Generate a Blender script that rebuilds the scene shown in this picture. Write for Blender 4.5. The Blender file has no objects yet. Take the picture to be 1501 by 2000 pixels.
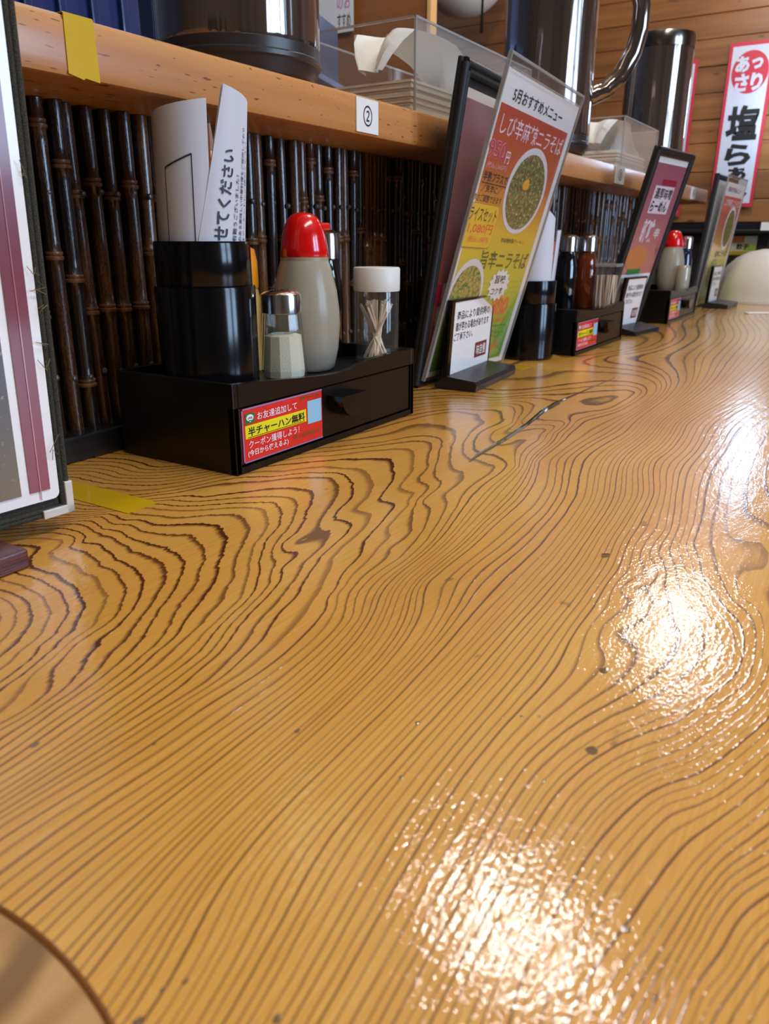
import bpy, bmesh, math, random
import numpy as np
from mathutils import Matrix, Vector
R = random.Random(7)
PI = math.pi
sc = bpy.context.scene
COL = sc.collection

# ------------------------------------------------------------------ camera
cam = bpy.data.cameras.new('camera'); cam_ob = bpy.data.objects.new('camera', cam); COL.objects.link(cam_ob)
sc.camera = cam_ob
PITCH, YAW, ROLL = 0.344462753, 0.561509645, 0.00244958529
fw = Vector((math.cos(YAW)*math.cos(PITCH), math.sin(YAW)*math.cos(PITCH), -math.sin(PITCH)))
rt = fw.cross(Vector((0, 0, 1))).normalized(); up = rt.cross(fw)
rt, up = rt*math.cos(ROLL)+up*math.sin(ROLL), up*math.cos(ROLL)-rt*math.sin(ROLL)
cam_ob.matrix_world = Matrix(((rt.x, up.x, -fw.x, 0), (rt.y, up.y, -fw.y, 0), (rt.z, up.z, -fw.z, .175), (0, 0, 0, 1)))
cam.sensor_fit = 'VERTICAL'; cam.sensor_height = 24.0; cam.sensor_width = 18.012
cam.lens = 1482.1/2000*24
cam.dof.use_dof = True; cam.dof.focus_distance = .58; cam.dof.aperture_fstop = 9.4
cam.clip_start = .005

# ------------------------------------------------------------------ world, lights, exposure
w = bpy.data.worlds.new('world'); sc.world = w; w.use_nodes = True
w.node_tree.nodes['Background'].inputs[0].default_value = (.75, .86, 1, 1)
w.node_tree.nodes['Background'].inputs[1].default_value = .35
sc.view_settings.view_transform = 'Standard'; sc.view_settings.look = 'None'
sc.view_settings.exposure = 0.0; sc.view_settings.gamma = 1; sc.view_settings.use_curve_mapping = False

def area(name, loc, target, sx, sy, power, col):
    l = bpy.data.lights.new(name, 'AREA'); l.shape = 'RECTANGLE'; l.size = sx; l.size_y = sy; l.energy = power; l.color = col
    o = bpy.data.objects.new(name, l); COL.objects.link(o); o.location = loc
    o.rotation_euler = (Vector(target)-Vector(loc)).to_track_quat('-Z', 'Y').to_euler()
    return o
# daylight through two assumed, unseen windows behind the customers, and an assumed kitchen tube
area('window_daylight', (.72, -2.27, .70), (.72, 0, .70), .50, 1.1, 24, (.50, .70, 1))
area('window_daylight', (1.42, -2.27, .70), (1.42, 0, .70), .50, 1.1, 24, (.50, .70, 1))
area('kitchen_tube_light', (1.5, 2.25, 1.60), (1.3, 1.3, .3), 1.2, .12, 4.5, (.50, .66, 1))
# added fill high above the seats to brighten the near counter, no fixture
area('ceiling_panel_light', (.35, -.70, 1.72), (.35, -.60, 0), 1.6, .35, 25, (1, .93, .82))
ASSUMED_PENDANTS = [((1.25, .46, 1.30), .065, 115, (1, .97, .93)), ((2.45, .39, 1.06), .065, 68, (1, .97, .95))]  # unseen pendant bulbs, assumed from the white counter highlights
ASSUMED_WALL_LAMP = ((2.90, .325, .57), 30, (.50, .72, 1))  # unseen lamp, assumed from the bluish counter highlight

# ------------------------------------------------------------------ materials
def lin(c):
    return tuple(((v/255)/12.92 if v/255 <= .04045 else ((v/255+.055)/1.055)**2.4) for v in c)
MATS = {}
def mat(name, c, rough=.5, metal=0, coat=0, trans=0, ior=1.5, spec=.5, emit=0, bump=None, coat_rough=.05):
    if name in MATS: return MATS[name]
    m = bpy.data.materials.new(name); m.use_nodes = True; b = m.node_tree.nodes['Principled BSDF']; I = b.inputs
    I['Base Color'].default_value = (*lin(c), 1); I['Roughness'].default_value = rough; I['Metallic'].default_value = metal
    I['Coat Weight'].default_value = coat; I['Coat Roughness'].default_value = coat_rough
    I['Transmission Weight'].default_value = trans; I['IOR'].default_value = ior; I['Specular IOR Level'].default_value = spec
    if emit:
        I['Emission Color'].default_value = (*lin(c), 1); I['Emission Strength'].default_value = emit
    if bump:
        nt = m.node_tree; n = nt.nodes.new('ShaderNodeTexNoise'); n.inputs['Scale'].default_value = bump[0]; n.inputs['Detail'].default_value = 3
        t = nt.nodes.new('ShaderNodeTexCoord'); nt.links.new(t.outputs['Object'], n.inputs['Vector'])
        bp = nt.nodes.new('ShaderNodeBump'); bp.inputs['Distance'].default_value = bump[1]; nt.links.new(n.outputs[0], bp.inputs['Height'])
        nt.links.new(bp.outputs[0], I['Normal'])
    MATS[name] = m; return m
class NT:
    def __init__(s, name):
        s.m = bpy.data.materials.new(name); s.m.use_nodes = True; s.t = s.m.node_tree; s.b = s.t.nodes['Principled BSDF']; MATS[name] = s.m
    def n(s, typ, **kw):
        x = s.t.nodes.new('ShaderNode'+typ)
        for k, v in kw.items(): setattr(x, k, v)
        return x
    def L(s, a, b): s.t.links.new(a, b)
    def math(s, op, a, b=None, c=None):
        x = s.n('Math', operation=op)
        for i, v in enumerate((a, b, c)):
            if v is None: continue
            if isinstance(v, (int, float)): x.inputs[i].default_value = v
            else: s.L(v, x.inputs[i])
        return x.outputs[0]
    def noise(s, vec, scale=(1, 1, 1), detail=2, rough=.5):
        mp = s.n('Mapping'); mp.inputs['Scale'].default_value = scale; s.L(vec, mp.inputs['Vector'])
        x = s.n('TexNoise'); x.inputs['Scale'].default_value = 1; x.inputs['Detail'].default_value = detail; x.inputs['Roughness'].default_value = rough
        s.L(mp.outputs[0], x.inputs['Vector']); return x.outputs[0]
    def ramp(s, fac, stops):
        x = s.n('ValToRGB'); e = x.color_ramp.elements
        while len(e) < len(stops): e.new(.5)
        for el, (p, c) in zip(e, stops): el.position = p; el.color = (*lin(c), 1)
        s.L(fac, x.inputs[0]); return x.outputs[0]
    def mix(s, fac, a, b, blend='MIX'):
        x = s.n('Mix', data_type='RGBA', blend_type=blend)
        if isinstance(fac, (int, float)): x.inputs[0].default_value = fac
        else: s.L(fac, x.inputs[0])
        for i, v in ((6, a), (7, b)):
            if isinstance(v, tuple): x.inputs[i].default_value = (*lin(v), 1)
            else: s.L(v, x.inputs[i])
        return x.outputs[2]
    def smooth(s, v, a, b, lo=0, hi=1):
        x = s.n('MapRange', interpolation_type='SMOOTHSTEP'); s.L(v, x.inputs[0])
        for i, k in ((1, a), (2, b), (3, lo), (4, hi)): x.inputs[i].default_value = k
        return x.outputs[0]
def clear(name, tint=(250, 250, 250), rough=.02, ior=1.45, haze=0.0):
    """thin clear plastic or glass: see-through with a fresnel reflection and a little dust haze"""
    s = NT(name); out = s.t.nodes['Material Output']
    tr = s.n('BsdfTransparent'); tr.inputs[0].default_value = (*lin(tint), 1)
    gl = s.n('BsdfGlossy'); gl.inputs['Roughness'].default_value = rough
    df = s.n('BsdfDiffuse'); df.inputs[0].default_value = (*lin((225, 222, 218)), 1)
    lw = s.n('LayerWeight'); lw.inputs['Blend'].default_value = .5
    fr = s.n('Math', operation='MULTIPLY_ADD'); s.L(s.math('POWER', lw.outputs['Facing'], 5.), fr.inputs[0]); fr.inputs[1].default_value = .9; fr.inputs[2].default_value = .035
    m0 = s.n('MixShader'); m0.inputs[0].default_value = haze; s.L(tr.outputs[0], m0.inputs[1]); s.L(df.outputs[0], m0.inputs[2])
    m1 = s.n('MixShader'); s.L(fr.outputs[0], m1.inputs[0]); s.L(m0.outputs[0], m1.inputs[1]); s.L(gl.outputs[0], m1.inputs[2])
    s.L(m1.outputs[0], out.inputs[0]); return s.m
def wood(name, stops, scale=(3, 40, 40), rough=.4, coat=.3, fleck=None, bumpd=.0004):
    s = NT(name); tc = s.n('TexCoord').outputs['Object']
    a = s.noise(tc, scale, 5, .6); c = s.ramp(a, stops)
    if fleck:
        f = s.noise(tc, fleck[0], 1); c = s.mix(s.smooth(f, fleck[1], fleck[1]+.06), c, fleck[2])
    s.L(c, s.b.inputs['Base Color']); s.b.inputs['Roughness'].default_value = rough; s.b.inputs['Coat Weight'].default_value = coat
    s.b.inputs['Coat Roughness'].default_value = .2
    bp = s.n('Bump'); bp.inputs['Distance'].default_value = bumpd; s.L(a, bp.inputs['Height']); s.L(bp.outputs[0], s.b.inputs['Normal'])
    return s.m

M_BLACK = mat('black_lacquer', (12, 11, 12), .30, spec=.4, bump=(900, .00004))
M_BLACKP = mat('black_plastic', (11, 11, 14), .14, spec=.4)
M_RUB = mat('black_binding', (17, 19, 20), .5, bump=(1500, .0002))
M_WHITE = mat('white_paper', (232, 232, 232), .6)
M_PAGE = mat('white_page', (248, 248, 250), .35, coat=.6, coat_rough=.12)
M_INK = mat('black_ink', (22, 22, 26), .5)
M_CHROME = mat('chrome', (228, 228, 232), .16, 1)
M_REDCAP = mat('red_plastic', (214, 12, 16), .18, coat=.6)
M_WLID = mat('white_plastic', (222, 224, 222), .4)
M_STICK = mat('toothpick_wood', (246, 226, 204), .7)
M_CLEAR = clear('clear_acrylic', tint=(254, 254, 254), haze=.02)
M_DUSTY = clear('dusty_acrylic', haze=.16, rough=.05)
M_EDGE = clear('acrylic_edge', tint=(205, 212, 218), haze=.35, rough=.1)
M_GLASS = clear('clear_glass', tint=(249, 250, 248), haze=.02)
M_TAPE = mat('yellow_tape', (206, 170, 20), .32, coat=.3)

# ------------------------------------------------------------------ object helpers
def tag(o, label=None, cat=None, group=None, kind=None):
    for k, v in (('label', label), ('category', cat), ('group', group), ('kind', kind)):
        if v: o[k] = v
    return o
def link(name, me, m=None, parent=None, smooth=False):
    for x in (m if isinstance(m, (list, tuple)) else [m]):
        if x: me.materials.append(x)
    if smooth:
        for p in me.polygons: p.use_smooth = True
    o = bpy.data.objects.new(name, me); COL.objects.link(o)
    if parent: o.parent = parent
    return o
def empty(name, loc=(0, 0, 0), mw=None):
    o = bpy.data.objects.new(name, None); COL.objects.link(o); o.empty_display_size = .02
    if mw is not None: o.matrix_world = mw
    else: o.location = loc
    return o
def copy_tree(o, parent=None):
    c = o.copy(); COL.objects.link(c); c.parent = parent
    for ch in list(o.children): copy_tree(ch, c)
    return c
class MB:
    def __init__(s): s.v = []; s.f = []; s.mi = []
    def add(s, V, F, mi=0):
        k = len(s.v); s.v += [tuple(v) for v in V]; s.f += [tuple(i+k for i in f) for f in F]; s.mi += [mi]*len(F); return s
    def box(s, x0, y0, z0, x1, y1, z1, b=0, mi=0):
        bm = bmesh.new(); bmesh.ops.create_cube(bm, size=1)
        for v in bm.verts: v.co = Vector((x0+(v.co.x+.5)*(x1-x0), y0+(v.co.y+.5)*(y1-y0), z0+(v.co.z+.5)*(z1-z0)))
        if b: bmesh.ops.bevel(bm, geom=bm.edges[:], offset=b, segments=2, profile=.5, affect='EDGES')
        bm.verts.index_update(); s.add([v.co for v in bm.verts], [[v.index for v in f.verts] for f in bm.faces], mi); bm.free(); return s
    def lathe(s, prof, n=32, c=(0, 0), mi=0, z0=0, closed=False, facet=None):
        V = []; F = []; m = len(prof)
        for i in range(n):
            a = 2*PI*i/n
            for j, (r, z) in enumerate(prof):
                V.append((c[0]+r*math.cos(a), c[1]+r*math.sin(a), z+z0))
        mm = m if closed else m-1
        for i in range(n):
            for j in range(mm):
                a0, a1, j2 = i*m, ((i+1) % n)*m, (j+1) % m
                F.append((a0+j, a1+j, a1+j2, a0+j2))
        return s.add(V, F, mi)
    def tube(s, path, r, n=10, mi=0, cap=True):
        P = [Vector(p) for p in path]; V = []; F = []
        rr = r if isinstance(r, (list, tuple)) else [r]*len(P)
        prev = None
        for i, q in enumerate(P):
            t = (P[min(i+1, len(P)-1)]-P[max(i-1, 0)]).normalized()
            a = t.orthogonal().normalized() if prev is None else (prev-t*prev.dot(t)).normalized()
            prev = a; b = t.cross(a)
            for k in range(n):
                an = 2*PI*k/n; V.append(q+(a*math.cos(an)+b*math.sin(an))*rr[i])
        for i in range(len(P)-1):
            for k in range(n): F.append((i*n+k, i*n+(k+1) % n, (i+1)*n+(k+1) % n, (i+1)*n+k))
        if cap: F.append(tuple(range(n))[::-1]); F.append(tuple((len(P)-1)*n+k for k in range(n)))
        return s.add(V, F, mi)
    def prism(s, pts, z0, z1, mi=0):
        n = len(pts); V = [(x, y, z0) for x, y in pts]+[(x, y, z1) for x, y in pts]
        F = [tuple(range(n))[::-1], tuple(range(n, 2*n))]+[(i, (i+1) % n, n+(i+1) % n, n+i) for i in range(n)]
        return s.add(V, F, mi)
    def prism_xz(s, pts, y0, y1, mi=0):
        n = len(pts); V = [(x, y0, z) for x, z in pts]+[(x, y1, z) for x, z in pts]
        F = [tuple(range(n)), tuple(range(n, 2*n))[::-1]]+[(i, n+i, n+(i+1) % n, (i+1) % n) for i in range(n)]
        return s.add(V, F, mi)
    def mesh(s, name):
        me = bpy.data.meshes.new(name); me.from_pydata(s.v, [], s.f)
        me.polygons.foreach_set('material_index', s.mi); me.update(); return me
    def build(s, name, m=None, parent=None, smooth=False, angle=None):
        o = link(name, s.mesh(name), m, parent, smooth)
        if smooth: o.data.set_sharp_from_angle(angle=angle or .7)
        return o
def frame(x, y, a, l, z0=0, rr=0):
    """local x along the board, local y up the board, local z out towards the customers"""
    d = Vector((math.cos(a), math.sin(a), 0)); n = Vector((-math.sin(a), math.cos(a), 0))
    u = Vector((0, 0, 1))*math.cos(l)+n*math.sin(l)
    d, u = d*math.cos(rr)+u*math.sin(rr), u*math.cos(rr)-d*math.sin(rr)
    k = d.cross(u)
    return Matrix(((d.x, u.x, k.x, x), (d.y, u.y, k.y, y), (d.z, u.z, k.z, z0), (0, 0, 0, 1)))
def glyphs(body, box, bold=.0, rot=0, align='fit', z=0, warp=None, res=2):
    """the strokes of one line of writing as a flat mesh, fitted into box = (x0, y0, x1, y1)"""
    cu = bpy.data.curves.new('lettering', 'FONT'); cu.body = body; cu.resolution_u = res; cu.offset = bold
    o = bpy.data.objects.new('lettering', cu); me = bpy.data.meshes.new_from_object(o)
    bpy.data.objects.remove(o); bpy.data.curves.remove(cu)
    P = np.zeros(len(me.vertices)*3); me.vertices.foreach_get('co', P); P = P.reshape(-1, 3)[:, :2]
    if len(P) == 0: return me
    if rot == 90: P = np.c_[-P[:, 1], P[:, 0]]
    lo, hi = P.min(0), P.max(0); x0, y0, x1, y1 = box; s = np.array([(x1-x0), (y1-y0)])/np.maximum(hi-lo, 1e-6)
    Q = (P-lo)*s+np.array([x0, y0]); V = np.c_[Q, np.full(len(Q), z)]
    if warp: V = np.array([warp(*q) for q in V])
    me.vertices.foreach_set('co', V.ravel()); me.update(); return me
def text(body, m, parent, box, z, bold=0, rot=0, name='lettering', warp=None):
    return link(name, glyphs(body, box, bold, rot, z=z, warp=warp), m, parent)
def flat(name, m, parent, x0, y0, x1, y1, z, t=.0003, r=0):
    mb = MB()
    if r:
        pts = []
        for cx, cy, a0 in ((x1-r, y0+r, -90), (x1-r, y1-r, 0), (x0+r, y1-r, 90), (x0+r, y0+r, 180)):
            pts += [(cx+r*math.cos(math.radians(a0+k*22.5)), cy+r*math.sin(math.radians(a0+k*22.5))) for k in range(5)]
    else: pts = [(x0, y0), (x1, y0), (x1, y1), (x0, y1)]
    return mb.prism(pts, z, z+t).build(name, m, parent)
def disc(name, m, parent, cx, cy, rx, ry, z, t=.0003, n=40, wob=0):
    return MB().prism([(cx+rx*(1+wob*math.sin(7*k))*math.cos(2*PI*k/n), cy+ry*(1+wob*math.sin(7*k))*math.sin(2*PI*k/n)) for k in range(n)], z, z+t).build(name, m, parent)

# ================================================================== the setting
PTS = np.array([[float(v) for v in q.split(',')] for q in """0.195,0.3583,0;0.1949,0.3489,0;0.189,0.3343,0;0.1748,0.3179,0;0.1667,0.3135,0;0.2013,0.3682,1;0.2023,0.3526,1;0.1923,0.3239,1;0.1768,0.3085,1;0.1579,0
.2996,1;0.2095,0.3763,2;0.2106,0.3557,2;0.2072,0.3372,2;0.1994,0.3197,2;0.1834,0.3045,2;0.163,0.2944,2;0.1519,0.2901,2;0.2186,0.3772,3;0.2191,0.3527,3
;0.2156,0.3357,3;0.2083,0.3203,3;0.1918,0.3043,3;0.1757,0.2949,3;0.147,0.2823,3;0.2499,0.4059,4;0.2337,0.3858,4;0.2295,0.3691,4;0.2265,0.3431,4;0.2202
,0.3245,4;0.2123,0.3104,4;0.1957,0.2949,4;0.1786,0.2873,4;0.1572,0.2792,4;0.1423,0.2749,4;0.2626,0.3995,5;0.2475,0.3888,5;0.2423,0.3724,5;0.2423,0.358
2,5;0.2378,0.3362,5;0.2243,0.3103,5;0.2078,0.296,5;0.1847,0.2868,5;0.16,0.2773,5;0.1343,0.2622,5;0.2695,0.4081,6;0.2636,0.3897,6;0.2573,0.3838,6;0.257
7,0.3704,6;0.251,0.3492,6;0.248,0.3333,6;0.2338,0.3072,6;0.215,0.2918,6;0.1975,0.2855,6;0.1835,0.2826,6;0.1624,0.2684,6;0.1388,0.2552,6;0.2766,0.4143,
7;0.2684,0.3876,7;0.2717,0.3769,7;0.264,0.3529,7;0.2586,0.3327,7;0.2466,0.3074,7;0.2236,0.2889,7;0.2052,0.2799,7;0.1896,0.273,7;0.1742,0.263,7;0.1567,
0.2547,7;0.1275,0.2516,7;0.2818,0.4213,8;0.2851,0.4131,8;0.2815,0.3893,8;0.2789,0.3711,8;0.2727,0.3493,8;0.2716,0.3313,8;0.2616,0.3098,8;0.2407,0.2924
,8;0.2156,0.277,8;0.2017,0.2694,8;0.1841,0.2613,8;0.1657,0.2529,8;0.1492,0.25,8;0.1243,0.2465,8;0.2935,0.4152,9;0.2895,0.3942,9;0.288,0.3706,9;0.2882,
0.3484,9;0.2881,0.3329,9;0.2781,0.3091,9;0.2548,0.2904,9;0.229,0.2769,9;0.2134,0.267,9;0.1976,0.2574,9;0.1799,0.2514,9;0.1614,0.2473,9;0.1207,0.2407,9
;0.3029,0.4164,10;0.3027,0.3915,10;0.3009,0.3675,10;0.3055,0.3517,10;0.3121,0.3413,10;0.3056,0.3239,10;0.2945,0.3101,10;0.2726,0.2924,10;0.2461,0.276,
10;0.2235,0.2611,10;0.2066,0.2523,10;0.1878,0.2471,10;0.1649,0.2418,10;0.3084,0.3982,11;0.3152,0.372,11;0.3258,0.3585,11;0.3339,0.3458,11;0.3288,0.326
8,11;0.3143,0.3102,11;0.2802,0.285,11;0.2551,0.2698,11;0.2281,0.2573,11;0.2011,0.2461,11;0.1656,0.2383,11;0.3432,0.359,12;0.3548,0.3409,12;0.3394,0.31
53,12;0.312,0.2973,12;0.2792,0.2728,12;0.2545,0.2585,12;0.2328,0.2495,12;0.3496,0.3655,13;0.3688,0.3423,13;0.3624,0.3225,13;0.3446,0.3072,13;0.3173,0.
2943,13;0.2824,0.2678,13;0.2589,0.2516,13;0.225,0.2418,13;0.3577,0.3735,14;0.3801,0.3491,14;0.3875,0.3375,14;0.3767,0.3197,14;0.3545,0.3036,14;0.3216,
0.2875,14;0.2995,0.2725,14;0.2904,0.2639,14;0.2713,0.2517,14;0.2153,0.2322,14;0.3647,0.3804,15;0.3876,0.3592,15;0.4016,0.341,15;0.391,0.3179,15;0.3646
,0.3,15;0.3323,0.2867,15;0.3157,0.2762,15;0.3064,0.2664,15;0.2827,0.2503,15;0.2558,0.2416,15;0.2074,0.2243,15;0.3719,0.3875,16;0.4053,0.3662,16;0.4275
,0.3435,16;0.4135,0.3187,16;0.384,0.3017,16;0.3482,0.2841,16;0.3269,0.2766,16;0.3282,0.2668,16;0.317,0.2593,16;0.3033,0.2573,16;0.2813,0.2442,16;0.236
6,0.2301,16;0.202,0.219,16;0.3887,0.4042,17;0.4114,0.3893,17;0.4369,0.3666,17;0.4566,0.3401,17;0.4395,0.3168,17;0.4105,0.3015,17;0.3655,0.2803,17;0.33
65,0.2748,17;0.3616,0.2689,17;0.3512,0.2627,17;0.3152,0.2527,17;0.3062,0.2482,17;0.2866,0.24,17;0.1928,0.2099,17;0.4311,0.3887,18;0.4584,0.3641,18;0.4
737,0.3403,18;0.4602,0.3173,18;0.4251,0.2933,18;0.3871,0.2773,18;0.386,0.2665,18;0.3626,0.2559,18;0.3201,0.2449,18;0.2854,0.2295,18;0.2532,0.2208,18;0
.4538,0.3804,19;0.487,0.3427,19;0.4906,0.3277,19;0.4753,0.3109,19;0.4306,0.2847,19;0.4112,0.2793,19;0.4067,0.2661,19;0.3822,0.2542,19;0.3476,0.2468,19
;0.3287,0.2411,19;0.2801,0.2184,19;0.1852,0.2023,19;0.4739,0.3873,20;0.5026,0.3626,20;0.5267,0.33,20;0.5051,0.3097,20;0.4718,0.2908,20;0.4347,0.2783,2
0;0.4328,0.2666,20;0.4096,0.2551,20;0.3611,0.2416,20;0.3414,0.231,20;0.294,0.2161,20;0.2786,0.2094,20;0.2475,0.2,20;0.4993,0.3883,21;0.5385,0.3596,21;
0.5657,0.3284,21;0.5234,0.3003,21;0.4649,0.2771,21;0.4589,0.2629,21;0.433,0.2522,21;0.3902,0.2416,21;0.3719,0.2302,21;0.3139,0.2184,21;0.2915,0.212,21
;0.5217,0.3858,22;0.5652,0.358,22;0.5982,0.3304,22;0.5759,0.3125,22;0.5207,0.2854,22;0.5004,0.2805,22;0.4794,0.2624,22;0.4318,0.2472,22;0.3983,0.2291,
22;0.3602,0.2217,22;0.3032,0.2098,22;0.2856,0.2022,22;0.576,0.3649,23;0.6204,0.3332,23;0.5806,0.3052,23;0.5291,0.2818,23;0.5004,0.2631,23;0.4491,0.248
4,23;0.4417,0.2386,23;0.419,0.2274,23;0.3788,0.2139,23;0.3492,0.2089,23;0.1175,0.2356,10;0.1148,0.2315,11;0.1123,0.2274,12;0.1074,0.2197,14;0.1034,0.2
133,16;0.0998,0.2076,18;0.0946,0.1994,20;0.0865,0.1867,22;0.0799,0.1762,24;0.3491,0.2088,23;0.2751,0.1909,23;0.211,0.1807,23;0.1456,0.1804,23;0.1726,0
.1404,36;0.2113,0.0795,54;0.2596,0.0032,70;0.099,0.0835,50;0.125,0.0425,66;0.1575,-0.0089,85;0.2392,0.0008,72.6;0.2077,0.0124,72.6;0.1892,0.0168,72.6;
0.1668,0.0205,72.6;0.1471,0.0241,72.6;0.1356,0.0256,72.6;0.2131,-0.0023,76.5;0.1984,0.0051,76.5;0.1833,0.0091,76.5;0.1635,0.012,76.5;0.1476,0.0143,76.
5;0.183,-0.0003,80;0.1697,0.0022,80;0.1566,0.0061,80;0.1473,0.0071,80;0.2211,0.0293,68;0.2039,0.0341,68;0.1821,0.0379,68;0.153,0.0399,68;0.1356,0.0403
,68;0.0859,0.1214,37;0.128,0.1248,40;0.1597,0.0574,60;0.1968,0.1128,45;0.7491,0.2387,32;0.6589,0.2262,32;0.5877,0.219,32;0.5601,0.2101,32;0.528,0.2012
,32;0.4743,0.192,32;0.4263,0.1881,32;0.3728,0.1834,32;0.3242,0.1801,32;0.9706,0.1937,38;0.8419,0.1901,38;0.7293,0.1846,38;0.6634,0.1876,38;0.6099,0.18
42,38;0.5809,0.1776,38;0.5195,0.1607,38;0.4653,0.1521,38;0.418,0.1474,38;0.3724,0.1454,38;0.3303,0.1436,38;0.2875,0.1399,38;0.8032,0.1447,50;0.6768,0.
1365,50;0.6398,0.1376,50;0.5966,0.1288,50;0.5478,0.1165,50;0.5023,0.1115,50;0.4529,0.1074,50;0.4048,0.1008,50;0.3529,0.0978,50;0.3136,0.0965,50;0.6894
,0.117,54;0.6068,0.1128,54;0.5563,0.1033,54;0.4786,0.0902,54;0.4336,0.088,54;0.379,0.083,54;0.3258,0.0775,54;0.305,0.0753,53;0.3698,0.081,53;0.4054,0.
0828,53;0.2665,0.049,57;0.2914,0.0389,57;0.3116,0.0331,57;0.3372,0.0313,57;0.3569,0.0359,57;0.3763,0.045,57;0.3933,0.0532,57;0.432,0.0675,57;0.4749,0.
0777,57;0.258,0.043,59;0.2723,0.0349,59;0.3007,0.0271,59;0.3309,0.0214,59;0.3554,0.0236,59;0.3793,0.0321,59;0.3991,0.0441,59;0.4203,0.0542,59;0.469,0.
068,59;0.252,0.0364,61;0.2905,0.0216,61;0.3117,0.0155,61;0.3556,0.0162,61;0.3864,0.0209,61;0.4034,0.0328,61;0.4473,0.0274,61;0.4914,0.0328,61;0.5179,0
.0582,61;0.2464,0.028,64;0.272,0.0186,64;0.3087,0.0089,64;0.3136,0.4262,14;0.3424,0.4019,14;0.3254,0.4725,17;0.3368,0.4322,17;0.3674,0.4108,17;0.3508,
0.5064,20;0.3593,0.4592,20;0.3998,0.5344,26;0.4071,0.4733,26;0.6427,0.3746,24;0.6615,0.355,24;0.729,0.3651,25;0.7097,0.3303,25;0.6925,0.3167,25;0.7587
,0.3654,27;0.7835,0.3389,27;0.7571,0.3103,27;0.7133,0.2943,27;0.6707,0.2937,27;0.7914,0.3512,29;0.8185,0.3217,29;0.7727,0.2974,29;0.7237,0.2882,29;0.7
397,0.2634,30;0.7359,0.2492,30;0.6918,0.243,30;0.6783,0.2819,28;0.7004,0.266,28;0.6979,0.2514,28;0.6578,0.2443,28;0.6212,0.2689,27;0.6318,0.2524,27;0.
5645,0.2285,27;0.9732,0.3609,34;1.0358,0.3534,34;0.948,0.2575,31;0.9451,0.2332,31;0.8302,0.2311,31;1.2347,0.3448,36;1.3186,0.3173,36;-0.4,0.1,24;-0.4,
0,48;-0.4,-0.15,85;-0.4,0.25,5;-0.4,0.5,26;0.3,-0.2,100;0.9,-0.2,86;1.5,-0.2,80;1.6,0,62;2.2,0,64;2.8,0,66;1.6,0.45,36;2.2,0.45,34;2.8,0.45,36;1.6,0.2
5,40;2.2,0.25,48;2.8,0.25,44;1.5,0.57,44;2.6,0.57,44;0.9,0.57,36;0.5,0.57,30;1.3,0.38,33;2.4,-0.2,84""".replace('\n', '').split(';')])
def ring_field():
    """a smooth growth-ring field through surveyed points of the slab (x, y in metres, ring number)"""
    W = PTS[:, :2]; L = PTS[:, 2]; SX = np.array([.45, 1.])
    def K(a, b):
        d = (a[:, None]-b[None])*SX; r2 = (d*d).sum(-1)+1e-12; return .5*r2*np.log(r2)
    n = len(W); A = np.zeros((n+3, n+3)); A[:n, :n] = K(W, W)+np.eye(n)*3e-6
    Pm = np.c_[np.ones(n), W]; A[:n, n:] = Pm; A[n:, :n] = Pm.T
    c = np.linalg.solve(A, np.append(L, [0, 0, 0]))
    def ev(X):
        return np.concatenate([K(X[i:i+4000], W)@c[:n]+c[n]+X[i:i+4000]@c[n+1:] for i in range(0, len(X), 4000)])
    return ev
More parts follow.
